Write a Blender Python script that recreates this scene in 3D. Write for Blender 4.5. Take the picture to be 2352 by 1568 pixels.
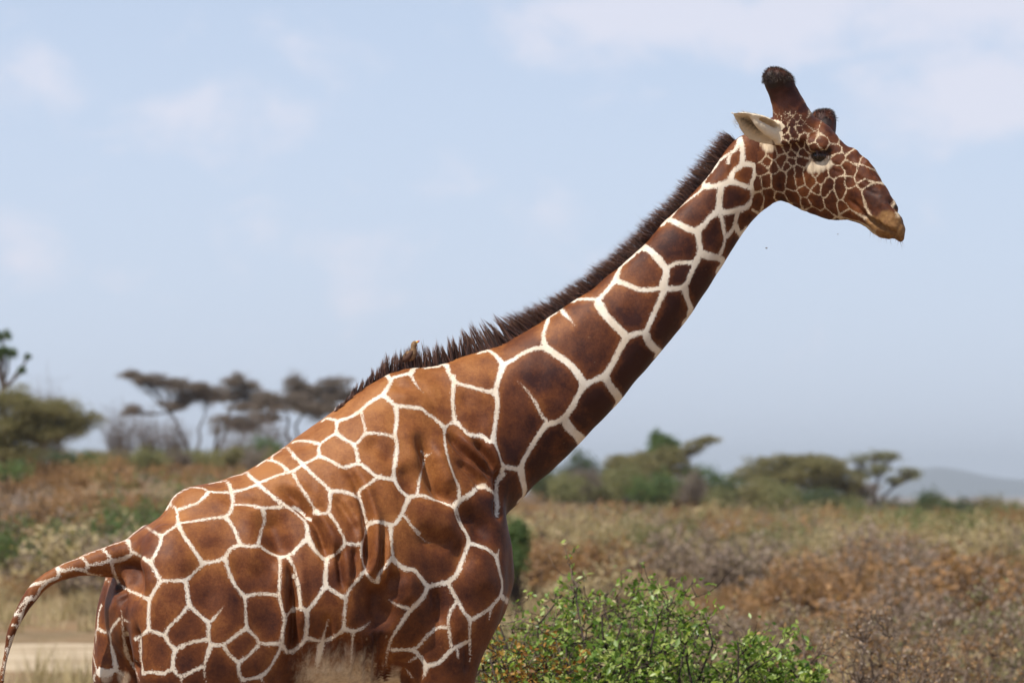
import bpy, bmesh, math, random
import numpy as np
from mathutils import Vector, Matrix, noise
from mathutils.bvhtree import BVHTree
from mathutils.kdtree import KDTree

for _o in list(bpy.data.objects):
    bpy.data.objects.remove(_o, do_unlink=True)
SC = bpy.context.scene
COL = SC.collection
R = math.radians
random.seed(7)
rng = np.random.default_rng(11)

# ---------------------------------------------------------------- camera
CAM_D, CAM_H = 14.0, 2.3          # metres to the giraffe, lens height
FPX = 600.0 * CAM_D               # focal length in pixels of a 2352 px wide frame
PITCH = math.atan(346.0 / FPX)
cam_data = bpy.data.cameras.new('camera')
cam = bpy.data.objects.new('camera', cam_data)
COL.objects.link(cam)
cam.location = (0, -CAM_D, CAM_H)
cam.rotation_euler = (R(90) + PITCH, 0, 0)
cam_data.sensor_width = 36.0
cam_data.lens = 36.0 * FPX / 2352.0
cam_data.clip_start = 0.5
cam_data.clip_end = 60000.0
cam_data.dof.use_dof = True
cam_data.dof.focus_distance = 13.8
cam_data.dof.aperture_fstop = 4.6
SC.camera = cam

# ---------------------------------------------------------------- sky and sun
SUN_EL, SUN_AZ = 58.0, 226.0       # azimuth: compass angle of the sun, 0 = +y, clockwise
sun_dir = Vector((math.sin(R(SUN_AZ)) * math.cos(R(SUN_EL)), math.cos(R(SUN_AZ)) * math.cos(R(SUN_EL)), math.sin(R(SUN_EL))))
world = bpy.data.worlds.new('World')
SC.world = world
world.use_nodes = True
wn, wl = world.node_tree.nodes, world.node_tree.links
wn.clear()
w_out = wn.new('ShaderNodeOutputWorld')
w_bg = wn.new('ShaderNodeBackground'); w_bg.inputs[1].default_value = 0.105
w_sky = wn.new('ShaderNodeTexSky'); w_sky.sky_type = 'NISHITA'; w_sky.sun_disc = False
w_sky.sun_elevation = R(SUN_EL); w_sky.sun_rotation = R(SUN_AZ)
w_sky.altitude = 900; w_sky.air_density = 1.0; w_sky.dust_density = 1.2; w_sky.ozone_density = 1.6
w_tc = wn.new('ShaderNodeTexCoord')
w_map = wn.new('ShaderNodeMapping'); w_map.inputs['Scale'].default_value = (30.0, 30.0, 44.0)
w_n1 = wn.new('ShaderNodeTexNoise'); w_n1.inputs['Scale'].default_value = 1.0; w_n1.inputs['Detail'].default_value = 8.0; w_n1.inputs['Roughness'].default_value = 0.58; w_n1.inputs['Distortion'].default_value = 0.35
wl.new(w_tc.outputs['Generated'], w_map.inputs[0]); wl.new(w_map.outputs[0], w_n1.inputs['Vector'])
w_big = wn.new('ShaderNodeTexNoise'); w_big.inputs['Scale'].default_value = 5.0; w_big.inputs['Detail'].default_value = 2.0
wl.new(w_tc.outputs['Generated'], w_big.inputs['Vector'])
def wmath(op, a, b):
    t = wn.new('ShaderNodeMath'); t.operation = op
    for k, x in ((0, a), (1, b)):
        if isinstance(x, (int, float)): t.inputs[k].default_value = x
        else: wl.new(x, t.inputs[k])
    return t.outputs[0]
# cumulus puffs of the fair-weather sky: azimuth, elevation, half width, half height (degrees), weight
CLOUDS = [(-7.2, 6.3, .75, .45, .65), (-4.6, 5.85, 1.15, .5, .65), (-7.6, 3.6, .55, .42, .7), (-6.2, 5.9, .5, .3, .4), (2.6, 7.35, 2.6, .5, 1.45), (6.4, 7.7, 2.4, .6, 1.4), (7.2, 6.1, 1.5, .6, 1.25), (5.2, 5.6, .5, .4, .3), (-1.5, 7.9, 1.6, .3, .5), (10.5, 7.0, 1.8, .6, 1.0), (-11, 5.5, 1.6, .6, 1.0), (-13, 8.5, 2.2, .7, 1.0), (14, 5.0, 1.6, .5, .9), (3, 11, 2.6, .8, 1.0), (-6, 11.5, 2.2, .8, 1.0), (12, 12, 2.6, .9, 1.0), (19, 8, 2.4, .8, 1.0), (-19, 7, 2.2, .8, 1.0)]
acc_ = None
for (az, el, ax_, ay_, wt_) in CLOUDS:
    c = Vector((math.sin(R(az)) * math.cos(R(el)), math.cos(R(az)) * math.cos(R(el)), math.sin(R(el))))
    sb = wn.new('ShaderNodeVectorMath'); sb.operation = 'SUBTRACT'; wl.new(w_tc.outputs['Generated'], sb.inputs[0]); sb.inputs[1].default_value = c
    ml = wn.new('ShaderNodeVectorMath'); ml.operation = 'MULTIPLY'; wl.new(sb.outputs[0], ml.inputs[0]); ml.inputs[1].default_value = (1 / R(ax_), 1 / R(ax_), 1 / R(ay_))
    ln_ = wn.new('ShaderNodeVectorMath'); ln_.operation = 'LENGTH'; wl.new(ml.outputs[0], ln_.inputs[0])
    g_ = wmath('MULTIPLY', wmath('MAXIMUM', wmath('SUBTRACT', 1.0, wmath('MULTIPLY', ln_.outputs['Value'], .5)), 0.0), wt_)
    acc_ = g_ if acc_ is None else wmath('MAXIMUM', acc_, g_)
far_ = wmath('MULTIPLY', wmath('MAXIMUM', wmath('SUBTRACT', w_big.outputs['Fac'], .52), 0.0), 2.0)
cl_ = wmath('ADD', wmath('MAXIMUM', acc_, wmath('MULTIPLY', far_, .6)), wmath('MULTIPLY', wmath('SUBTRACT', w_n1.outputs['Fac'], .5), 2.7))
w_r1 = wn.new('ShaderNodeMapRange'); w_r1.interpolation_type = 'SMOOTHSTEP'
for _i, _x in enumerate((.15, 1.1, 0.0, 0.62)): w_r1.inputs[_i + 1].default_value = _x
wl.new(cl_, w_r1.inputs[0])
# thin high veil, thicker towards the horizon because one looks along it
w_sep = wn.new('ShaderNodeSeparateXYZ'); wl.new(w_tc.outputs['Generated'], w_sep.inputs[0])
w_rv = wn.new('ShaderNodeMapRange'); w_rv.interpolation_type = 'SMOOTHSTEP'
for _i, _x in enumerate((0.0, 0.42, 0.80, 0.06)): w_rv.inputs[_i + 1].default_value = _x
wl.new(w_sep.outputs[2], w_rv.inputs[0])
w_veil = wn.new('ShaderNodeMix'); w_veil.data_type = 'RGBA'; w_veil.inputs[7].default_value = (5.9, 6.7, 8.5, 1)
wl.new(w_rv.outputs[0], w_veil.inputs[0]); wl.new(w_sky.outputs[0], w_veil.inputs[6])
w_mix = wn.new('ShaderNodeMix'); w_mix.data_type = 'RGBA'
w_mix.inputs[7].default_value = (7.6, 7.4, 8.2, 1)
wl.new(w_r1.outputs[0], w_mix.inputs[0])
wl.new(w_veil.outputs[2], w_mix.inputs[6]); wl.new(w_mix.outputs[2], w_bg.inputs[0]); wl.new(w_bg.outputs[0], w_out.inputs[0])

sun_data = bpy.data.lights.new('sun', 'SUN')
sun_data.energy = 5.0; sun_data.angle = R(0.55); sun_data.color = (1.0, 0.955, 0.88)
sun = bpy.data.objects.new('sun', sun_data); COL.objects.link(sun)
sun.rotation_euler = (-sun_dir).to_track_quat('-Z', 'Y').to_euler()
sun.location = (-5, -5, 20)
SC.view_settings.view_transform = 'Standard'; SC.view_settings.look = 'None'
SC.view_settings.exposure = 0.15; SC.view_settings.gamma = 1.0; SC.view_settings.use_curve_mapping = False
SC.render.engine = 'CYCLES'

# ---------------------------------------------------------------- helpers
CF = Vector((0, math.cos(PITCH), math.sin(PITCH))); CU = Vector((0, -math.sin(PITCH), math.cos(PITCH)))
CO = Vector((0, -CAM_D, CAM_H))
def P(u, v, y=0.0):
    """world point at depth y that the photograph shows at (u, v) of its 2352 x 1568 frame"""
    d = CF * FPX + Vector((1, 0, 0)) * (u - 1176.0) + CU * (784.0 - v)
    return CO + d * ((y + CAM_D) / d.y)
def UV(co):
    """the same backwards for an (n, 3) array"""
    q = np.asarray(co) - np.array(CO)
    w = q @ np.array(CF)
    return 1176.0 + FPX * q[:, 0] / w, 784.0 - FPX * (q @ np.array(CU)) / w

def link(name, me, mat=None, parent=None):
    o = bpy.data.objects.new(name, me)
    COL.objects.link(o)
    if mat is not None and me is not None:
        me.materials.clear(); me.materials.append(mat)
    if parent is not None:
        o.parent = parent
    return o
def tag(o, label=None, cat=None, group=None, kind=None):
    for k, val in (('label', label), ('category', cat), ('group', group), ('kind', kind)):
        if val: o[k] = val
    return o
def empty(name, loc=(0, 0, 0), rz=0.0):
    o = bpy.data.objects.new(name, None); COL.objects.link(o)
    o.location = loc; o.rotation_euler = (0, 0, rz); o.empty_display_size = 0.2
    return o
def mesh_from(name, verts, faces, smooth=True):
    me = bpy.data.meshes.new(name)
    me.from_pydata([tuple(p) for p in verts], [], faces)
    if smooth: me.shade_smooth()
    me.update()
    return me
def fast_mesh(name, verts, quads, k=4):
    """verts (n,3), faces (m,k) numpy"""
    me = bpy.data.meshes.new(name)
    n, m = len(verts), len(quads)
    me.vertices.add(n); me.vertices.foreach_set('co', np.asarray(verts, np.float32).ravel())
    me.loops.add(m * k); me.loops.foreach_set('vertex_index', np.asarray(quads, np.int32).ravel())
    me.polygons.add(m); me.polygons.foreach_set('loop_start', np.arange(0, m * k, k, dtype=np.int32))
    me.update(calc_edges=True)
    return me
def attr(me, name, vals, dom='POINT'):
    a = me.attributes.new(name, 'FLOAT', dom)
    a.data.foreach_set('value', np.asarray(vals, np.float32))

class NT:
    """small node-tree writer"""
    def __init__(self, name):
        self.m = bpy.data.materials.new(name); self.m.use_nodes = True
        self.n, self.l = self.m.node_tree.nodes, self.m.node_tree.links
        self.b = self.n['Principled BSDF']
    def val(self, sock, x):
        if hasattr(x, 'is_linked') or hasattr(x, 'links'): self.l.new(x, sock)
        else: sock.default_value = x
    def attr(self, name):
        a = self.n.new('ShaderNodeAttribute'); a.attribute_name = name; return a.outputs['Fac']
    def obj(self): return self.n.new('ShaderNodeTexCoord').outputs['Object']
    def geo(self): return self.n.new('ShaderNodeNewGeometry').outputs['Position']
    def rnd(self): return self.n.new('ShaderNodeObjectInfo').outputs['Random']
    def noise(self, vec, scale, detail=3.0, rough=0.55, out='Fac', stretch=None):
        if stretch:
            mp = self.n.new('ShaderNodeMapping'); mp.inputs['Scale'].default_value = stretch
            self.l.new(vec, mp.inputs[0]); vec = mp.outputs[0]
        t = self.n.new('ShaderNodeTexNoise'); self.l.new(vec, t.inputs['Vector'])
        t.inputs['Scale'].default_value = scale; t.inputs['Detail'].default_value = detail; t.inputs['Roughness'].default_value = rough
        return t.outputs[out]
    def rng(self, x, a, b, c=0.0, d=1.0, smooth=False):
        t = self.n.new('ShaderNodeMapRange')
        if smooth: t.interpolation_type = 'SMOOTHSTEP'
        self.val(t.inputs[0], x)
        for i, q in enumerate((a, b, c, d)): self.val(t.inputs[i + 1], q)
        return t.outputs[0]
    def math(self, op, a, b=0.0):
        t = self.n.new('ShaderNodeMath'); t.operation = op
        self.val(t.inputs[0], a); self.val(t.inputs[1], b); return t.outputs[0]
    def mix(self, f, a, b, mode='MIX'):
        t = self.n.new('ShaderNodeMix'); t.data_type = 'RGBA'; t.blend_type = mode
        self.val(t.inputs[0], f)
        for i, q in ((6, a), (7, b)):
            if isinstance(q, tuple): t.inputs[i].default_value = (*q[:3], 1.0)
            else: self.l.new(q, t.inputs[i])
        return t.outputs[2]
    def ramp(self, f, stops):
        t = self.n.new('ShaderNodeValToRGB'); self.val(t.inputs[0], f)
        e = t.color_ramp.elements
        while len(e) < len(stops): e.new(0.5)
        for el, (p, c) in zip(e, stops): el.position = p; el.color = (*c, 1)
        return t.outputs[0]
    def bump(self, h, strength=0.3, dist=0.01):
        t = self.n.new('ShaderNodeBump'); self.val(t.inputs['Height'], h)
        t.inputs['Strength'].default_value = strength; t.inputs['Distance'].default_value = dist
        self.l.new(t.outputs[0], self.b.inputs['Normal'])
    def base(self, c, rough=0.8, spec=0.3):
        if isinstance(c, tuple): self.b.inputs['Base Color'].default_value = (*c, 1)
        else: self.l.new(c, self.b.inputs['Base Color'])
        self.val(self.b.inputs['Roughness'], rough); self.b.inputs['Specular IOR Level'].default_value = spec
        return self
def plain(name, c, rough=0.7, spec=0.3, var=0.25, scale=30.0):
    t = NT(name)
    n = t.noise(t.obj(), scale, 3)
    t.base(t.mix(n, tuple(x * (1 - var) for x in c), tuple(min(1, x * (1 + var)) for x in c)), rough, spec)
    return t.m
# ---------------------------------------------------------------- coat pattern of the giraffe's side
# frames in which the cream lines between the patches were measured: (scale, u0, v0) to the 2352 px frame
FR = {'U': (.27344, 1347.5, 294), 'N': (.390625, 1041.25, 551.25), 'S': (.3125, 673.75, 735), 'F': (.33592, 673.75, 1041.25),
      'R': (.37508, 183.75, 980), 'T': (.3359, 0, 1041.25), 'H': (.3125, 1592.5, 122.5), 'h': (.15625, 1715, 147),
      'f': (.17971, 1745.6, 294), 'q': (.17971, 183.75, 1286.25), 'b': (.17971, 612.5, 1286.25), 'c': (.17967, 857.5, 1286.25)}
def fr(k, pts):
    s, a, b = FR[k]
    return [(a + s * x, b + s * y) for x, y in pts]
def pl(s):
    return [tuple(float(t) for t in q.split(',')) for q in s.split()]
LINES_TXT = {
'U': '''
9|1285,95 1250,180 1150,250 1060,310 1010,370 980,440 985,490
7|985,490 940,540 850,610 760,690 690,770
14|985,490 1060,490 1130,480 1190,455
12|1200,450 1235,365 1300,310 1310,220 1300,140 1285,95
7|1190,290 1200,230 1250,180
12|1310,300 1400,315 1415,380 1390,470 1390,500 1330,490 1240,455 1195,455
15|1120,480 1125,520 1115,600 1110,700
13|1110,700 1050,740 980,820 930,860
14|1110,700 1180,710 1260,690 1330,670 1390,610 1400,520 1390,500
14|640,790 690,770 780,810 860,850 930,870
14|930,860 945,950 950,1040 930,1100 910,1140
16|950,1050 1040,1080 1110,1090 1150,1130 1150,1200
10|1110,700 1140,780 1155,870 1165,920 1150,990 1110,1090
10|1165,920 1215,870 1245,810 1260,740 1280,690
12|1245,810 1280,880 1310,900 1330,850
17|440,1000 520,1020 590,1090 640,1150 670,1190 655,1280 640,1330
12|440,1000 380,1040 310,1110 270,1200 240,1280
11|240,1280 330,1310 420,1350 520,1360 640,1340
11|240,1280 190,1340 120,1420 90,1450
9|670,1180 740,1140 820,1130 910,1135
13|910,1140 870,1240 820,1330 720,1350 640,1340
14|820,1330 840,1420 870,1500 880,1560
''',
'N': '''
9|850,350 780,345 700,350
19|850,360 880,420 930,480 980,530 1020,570
13|1020,570 1080,550 1130,540 1150,500 1190,410 1230,320 1245,290
19|1130,540 1150,600 1200,650 1230,670
14|1390,420 1385,490
15|1020,570 980,640 940,720 890,800
14|890,800 840,820 770,850
19|890,800 930,870 970,920 985,970
16|770,850 720,770 660,710 600,670 540,630
11|540,630 530,560 550,490 570,440 630,405
9|630,405 660,440 700,480 710,500
11|540,630 470,640 400,670 340,710 290,730
11|290,730 260,690 210,650 150,645
12|290,740 270,800 250,870 240,900
10|240,890 180,885 100,860 20,840 0,800
11|250,890 260,960 250,1050 240,1130 235,1160
14|770,850 730,920 700,980 650,1050
13|650,1050 600,1070 550,1080
20|650,1050 680,1100 730,1150 755,1180
7|560,1075 520,1030 480,950 430,880 380,830
13|550,1080 500,1150 450,1230 410,1300 395,1350
10|395,1345 340,1340 290,1320 270,1260 235,1170
18|395,1345 410,1420 420,1480 400,1530
9|290,1340 280,1390 255,1420 255,1480 260,1568
''',
'S': '''
10|1130,340 1150,400 1185,460
13|860,400 900,340 980,325 1090,315 1130,340
10|1180,460 1170,560 1175,650 1185,740
11|1185,740 1240,790 1290,840 1380,850 1440,890 1470,880
7|1185,740 1140,770 1110,790
11|1110,790 1060,740 990,690 940,650 870,640 780,630 740,620 700,580 660,550
12|660,550 690,500 720,450 740,420 860,390
10|680,390 715,440
7|870,410 900,470 950,530
12|660,550 600,580 540,620 500,660 420,710 330,740
9|330,740 250,720 215,740
9|320,745 315,830
7|500,670 520,760 530,830
8|530,830 600,830 680,840 740,860
7|530,830 490,880 445,920
11|755,640 760,740 745,840 760,900 755,1000 740,1100 740,1170
10|315,830 370,870 445,915 465,980 480,1050
9|315,830 250,870 190,920 190,990
9|190,910 120,890 50,885 0,895
10|190,1000 250,1020 320,1060 370,1080 480,1055 540,1090 600,1140 640,1155 740,1170
9|190,1000 130,1030 70,1060 0,1110
9|70,1060 30,1020 0,990
9|80,1070 150,1140 230,1210 275,1260
10|275,1260 340,1255 420,1275 480,1310 510,1380 530,1450 545,1500 560,1490
9|270,1270 270,1350 255,1410 190,1420 150,1410
8|0,1130 50,1220 110,1310 150,1380 190,1420
7|255,1410 310,1480 350,1560
9|480,1310 490,1250 560,1200 610,1160 640,1150
10|740,1170 790,1250 850,1300
11|850,1300 900,1290 960,1290 1040,1320 1120,1350 1180,1380 1200,1450 1240,1530
7|910,1280 925,1180 950,1080 965,1000 940,960
6|965,1000 1020,980
9|1110,790 1115,900 1140,1020 1180,1140 1215,1230 1220,1300
13|1190,1360 1230,1320 1300,1280 1350,1230 1400,1220
9|1400,1220 1470,1270 1490,1350 1495,1440
10|1540,1130 1500,1180 1490,1280
11|850,1300 820,1370 790,1440 740,1500 700,1500
10|700,1500 620,1480 560,1490
9|720,1510 720,1568
6|830,1450 870,1510 930,1568
''',
'F': '''
9|660,490 670,580 680,700
9|680,710 630,770 590,820 572,880
12|680,720 750,780 830,800 880,860 920,910
11|920,910 1000,890 1060,880
12|1060,880 1120,820 1150,740 1190,640 1200,610
11|1110,370 1140,460 1190,560 1200,610
10|1200,610 1270,630 1340,660 1390,710
8|1390,710 1408,650
12|1390,710 1410,800 1430,890 1420,970
11|1420,970 1350,1050 1280,1100 1210,1140
13|1420,970 1465,1010
10|1210,1140 1160,1070 1110,980 1060,890
8|1210,1140 1205,1250 1210,1350 1205,1420
8|1350,1060 1340,1130
14|920,910 880,990 800,1070 730,1170 670,1270 640,1360 630,1450
7|1110,1020 1070,1090 1060,1170 1080,1310
8|1060,1190 990,1190 920,1240 860,1310 820,1340
9|820,1340 760,1340 680,1340
10|820,1340 870,1390 910,1450
11|910,1450 990,1430 1060,1360 1100,1330 1180,1290
13|910,1450 890,1540
8|1120,1340 1130,1400
6|760,430 820,510 880,580 930,610
8|650,990 700,1030 790,1060
5|840,1390 780,1430
6|770,1470 820,1540
9|350,610 410,620 470,610 490,540 510,480
8|470,610 470,700 490,800
8|490,800 440,860 390,920 360,980
7|490,800 520,850 570,880
8|240,710 300,680 350,610 330,540 290,470 250,420
11|230,720 220,800 220,900
9|220,900 290,950 360,990
9|220,900 170,980 110,1060 95,1080
9|360,990 350,1100 345,1200
10|345,1200 420,1210 490,1180 530,1140
10|345,1200 280,1250 200,1280 90,1260
9|95,1080 95,1170 90,1260
9|95,1080 50,1060 0,1070
8|50,1060 30,930 0,830
9|90,1260 50,1310 0,1350
8|240,1130 220,1200 200,1280
18|200,1280 170,1400 160,1500
8|410,1220 400,1350 390,1450
10|110,600 150,660 220,730
10|110,590 60,610 0,680
9|110,590 90,500 80,440 40,390 0,370
8|80,440 120,450
''',
'R': '''
9|1307,272 1280,275 1200,300 1090,345
9|1280,275 1230,230 1170,205 1090,205
8|1170,205 1190,160 1260,125 1290,150 1365,230
9|1090,345 1040,300 1000,260 920,275
9|1090,350 1010,380 930,400
9|930,400 910,350 870,315 800,325
8|930,400 860,400 790,395 750,375 660,370 600,385 550,410
8|790,395 750,440 710,470 650,490 590,510
9|550,410 555,470 590,510 600,590
8|555,480 490,495 440,530
9|930,400 935,470 920,520 890,550
8|935,475 1040,480 1120,495 1230,490
10|1090,350 1150,400 1230,465 1290,500 1350,550 1390,600 1395,680
8|890,550 800,560 700,575 600,590
9|890,550 930,600 960,660 980,720
11|600,595 640,670 690,740 750,830
9|600,600 550,630 500,670 490,720 450,800 430,830
8|500,670 450,640 390,605
8|390,605 280,690
9|1120,500 1130,570 1110,640 1090,720
9|980,720 1040,730 1100,730 1160,770 1225,795
10|980,720 920,750 890,800
9|750,830 820,825 890,800
10|1225,795 1270,790 1330,740 1395,680
9|430,830 460,880 495,940
9|430,830 370,790 320,760 290,690
9|320,770 270,810 200,825
8|495,940 570,940 650,940
9|650,940 700,890 750,840
9|495,940 450,1010 425,1060
10|650,945 660,1030 670,1090
8|670,1090 610,1160 550,1220 520,1270
9|670,1090 720,1140 790,1200
10|890,805 910,880 950,970 1010,1040
8|1010,1040 1100,1020 1215,1030
8|1225,795 1225,900 1220,1030 1240,1120 1260,1180
9|1010,1040 1015,1130 1020,1230
9|1020,1230 950,1280 880,1330 800,1335
9|1020,1230 1080,1290 1110,1325 1230,1325
9|790,1200 785,1270 800,1340
6|790,1200 840,1150 880,1100
9|425,1060 420,1150 420,1240
8|420,1240 470,1260 520,1275
8|420,1240 370,1280 340,1295
9|520,1275 550,1330 585,1360
9|585,1360 680,1320 780,1300
10|585,1360 570,1420 570,1480
8|570,1480 510,1510
9|570,1480 620,1525 700,1490 760,1465
9|620,1525 620,1568
10|800,1340 780,1400 760,1470 770,1568
9|880,1340 920,1400 970,1440
8|970,1440 1030,1400 1090,1340
9|970,1440 975,1510 1000,1550
8|1000,1550 1100,1530
9|1240,1330 1200,1410 1150,1490 1100,1530
8|1260,1180 1240,1260 1240,1330
8|1100,1530 1130,1568
8|1240,1340 1270,1380
9|1270,790 1310,860 1340,980 1350,1100
8|1310,1120 1350,1110 1390,1120
7|1300,1110 1250,1180
9|1390,1130 1385,1220 1370,1310 1310,1370 1260,1370
8|374,1300 375,1400 385,1510
8|385,1510 440,1500 510,1510
8|425,1060 370,1030 300,1000 240,960 210,900 195,830
''',
'q': '''
7|270,580 235,700 225,870
6|225,870 160,970
8|225,870 300,910 380,930
7|380,930 430,830 500,750
12|530,640 540,750 550,900 570,1050 610,1220 700,1380 760,1540
6|570,760 650,800
6|160,970 155,1150 180,1280 220,1420
7|220,1420 160,1500 120,1530
12|380,930 400,1080 440,1250 460,1380
24|220,1420 350,1440 460,1400 560,1480
''',
'T': '''
5|990,480 850,570 760,600 690,630 620,640 540,690 430,730 380,770
7|700,650 740,690 760,730
7|760,730 690,750 600,770 590,800
7|540,690 590,740 600,780
7|760,730 850,710 900,670 860,590
8|760,730 775,800 800,860
8|590,800 500,790 430,800 390,780
6|590,810 650,840 740,870 780,910
9|390,780 400,840 330,870 240,890 210,900
9|330,870 280,920 240,990 180,990
8|210,980 170,1040 150,1100 130,1180
7|90,1250 60,1330 45,1430 25,1540
6|180,990 130,1060 100,1110
6|150,1100 100,1090
5|130,1180 90,1170
5|100,1260 60,1250
5|80,1350 40,1340
'''}
# patches of the head: every group is one patch, given by one or more inner points
HEAD_TXT = {'f': '''210,680 270,640 250,750|400,560 400,680 400,740|490,540 500,620 505,690|610,590 630,660 650,710|820,590 790,650|855,740 870,700 830,810
1030,670 1030,760 1030,840|725,780|560,810|430,870 460,920 390,850|570,960|720,920 740,980 680,900|900,940 920,880 920,1010|1060,1010
1170,850 1120,900 1230,840 1180,950|250,880|120,860 120,930|80,680|180,490|90,440|20,520|260,440 290,380|350,490|405,340|395,420|530,430|550,315|455,260
425,180|335,265|270,300|165,335|310,190|530,210|600,245|680,255|650,145|785,165|560,130|430,60 440,100|510,30|340,120|300,40|940,570 1000,580|700,550|1140,690
1200,330 1180,400|1140,480 1170,550|1320,560 1280,620 1380,600|1380,420|1000,380|970,280|850,1110 700,1080|1130,1110|1330,720|1380,800
1060,200 1120,270|900,60 960,140|1500,560''',
'H': '''400,700 415,770|485,755|375,895 350,890 400,880|465,955|480,1080|330,730 300,850|350,650|310,1050 380,1030 250,1060|390,1220''',
'h': '''490,610|550,650|610,700|520,720|590,760|660,700|450,700|420,790|480,800|540,780|620,800|670,840|530,870|740,800|800,850|860,930|700,600|780,700|400,860|470,950|840,800|900,860'''}
# ---------------------------------------------------------------- giraffe body
def V3(p): return np.array(p, float)
def catmull(st, n):
    """resample a list of equal-length float tuples"""
    a = np.array(st, float); out = []
    for i in range(len(a) - 1):
        p0, p1, p2, p3 = a[max(i - 1, 0)], a[i], a[i + 1], a[min(i + 2, len(a) - 1)]
        for k in range(n):
            t = k / n
            out.append(0.5 * ((2 * p1) + (-p0 + p2) * t + (2 * p0 - 5 * p1 + 4 * p2 - p3) * t * t + (-p0 + 3 * p1 - 3 * p2 + p3) * t ** 3))
    out.append(a[-1])
    return out
GV, GF = [], []
def add_rings(rings):
    base = len(GV); n = len(rings[0]); m = len(rings)
    for r in rings: GV.extend(r)
    for i in range(m - 1):
        for j in range(n):
            a, b = base + i * n + j, base + i * n + (j + 1) % n
            GF.append((a, b, b + n, a + n))
    for ri, flip in ((0, True), (m - 1, False)):
        c = len(GV); GV.append(np.mean(np.array(rings[ri]), axis=0))
        for j in range(n):
            a, b = base + ri * n + j, base + ri * n + (j + 1) % n
            GF.append((b, a, c) if flip else (a, b, c))
def ring(c, A, B, egg=0.0, ex=2.0, n=40):
    out = []
    for j in range(n):
        t = 2 * math.pi * j / n
        cs, sn = math.cos(t), math.sin(t)
        q = 2.0 / ex
        ca = math.copysign(abs(cs) ** q, cs); sa = math.copysign(abs(sn) ** q, sn)
        out.append(c + A * ca + B * sa * (1.0 - egg * ca))
    return out
def loft_profile(st, lat, n=5):
    """stations: top u v, bottom u v, half width, depth, egg; lat = function(station) -> lateral unit vector"""
    rings = []
    for s in catmull(st, n):
        T, B = V3(P(s[0], s[1], s[5])), V3(P(s[2], s[3], s[5]))
        rings.append(ring((T + B) / 2, (T - B) / 2, lat(s) * s[4], s[6]))
    add_rings(rings)
YAW = R(20)
def lat_body(s): return np.array((-math.sin(YAW), math.cos(YAW), 0.0))
TRUNK = [(300, 1232, 245, 1400, .10, -.24, .1), (345, 1197, 262, 1480, .19, -.20, .1), (415, 1128, 345, 1560, .25, -.16, .1), (510, 1098, 450, 1600, .285, -.11, .12),
         (610, 1051, 590, 1612, .325, -.05, .18), (720, 978, 720, 1605, .35, .01, .25), (830, 893, 840, 1590, .345, .075, .3), (900, 850, 945, 1565, .31, .13, .3),
         (970, 834, 1040, 1530, .28, .18, .3), (1035, 850, 1115, 1470, .25, .22, .25), (1080, 960, 1160, 1395, .20, .25, .1), (1120, 1140, 1176, 1350, .12, .265, 0)]
loft_profile(TRUNK, lat_body)
NECK = [(930, 880, 1095, 1330, .20, .16, .1), (1035, 826, 1140, 1205, .19, .21, .1), (1100, 802, 1194, 1155, .172, .24, .08), (1158, 781, 1260, 1091, .155, .26, .05),
        (1256, 723, 1342, 1013, .138, .28, .03), (1354, 664, 1432, 919, .124, .295, .02), (1416, 610, 1522, 810, .114, .305, 0), (1479, 555, 1584, 735, .104, .31, 0),
        (1545, 492, 1636, 655, .095, .315, 0), (1600, 430, 1686, 573, .088, .32, 0), (1645, 372, 1738, 498, .084, .32, 0), (1692, 321, 1776, 472, .082, .315, 0), (1740, 300, 1800, 440, .06, .30, 0)]
LH = np.array((.33, .85, -.40)); LH /= np.linalg.norm(LH)
def lat_neck(s):
    k = min(max((s[0] - 1300) / 400, 0), 1)
    a = np.array((-.20, .98, 0.0)) * (1 - k) + LH * k
    return a / np.linalg.norm(a)
loft_profile(NECK, lat_neck)
def lat_head(s): return LH
HEADL = [(1738, 302, 1775, 440, .055, .325, -.1), (1770, 274, 1800, 467, .080, .30, 0), (1815, 264, 1836, 482, .094, .27, .1), (1860, 270, 1875, 497, .100, .235, -.25),
         (1903, 291, 1912, 506, .098, .20, -.35), (1942, 333, 1945, 505, .084, .165, -.3), (1977, 356, 1966, 508, .070, .135, -.2), (2003, 378, 1985, 512, .062, .11, -.1),
         (2024, 411, 2003, 519, .058, .095, 0), (2044, 444, 2024, 527, .056, .08, .1), (2065, 480, 2046, 541, .052, .065, .1), (2078, 520, 2060, 554, .040, .055, 0), (2078, 543, 2068, 557, .014, .05, 0)]
loft_profile(HEADL, lat_head)
# lower lip and chin
loft_profile([(1955, 480, 1958, 505, .03, .15, 0), (1985, 495, 1990, 521, .04, .125, 0), (2008, 510, 2006, 537, .042, .105, 0), (2030, 524, 2028, 545, .038, .085, 0), (2048, 530, 2048, 545, .026, .075, 0)], lat_head, 4)
def blob(c, rx, ry, rz, ax=None):
    ax = np.eye(3) if ax is None else ax
    rings = []
    for i in range(1, 12):
        t = math.pi * i / 12
        rings.append([V3(c) + ax[0] * rx * math.sin(t) * math.cos(a) + ax[1] * ry * math.sin(t) * math.sin(a) + ax[2] * rz * math.cos(t) for a in np.linspace(0, 2 * math.pi, 20, endpoint=False)])
    add_rings(rings)
# brow ridge over the eye, cheek, nostril pad
blob(P(1882, 332, .13), .055, .04, .032)
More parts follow.
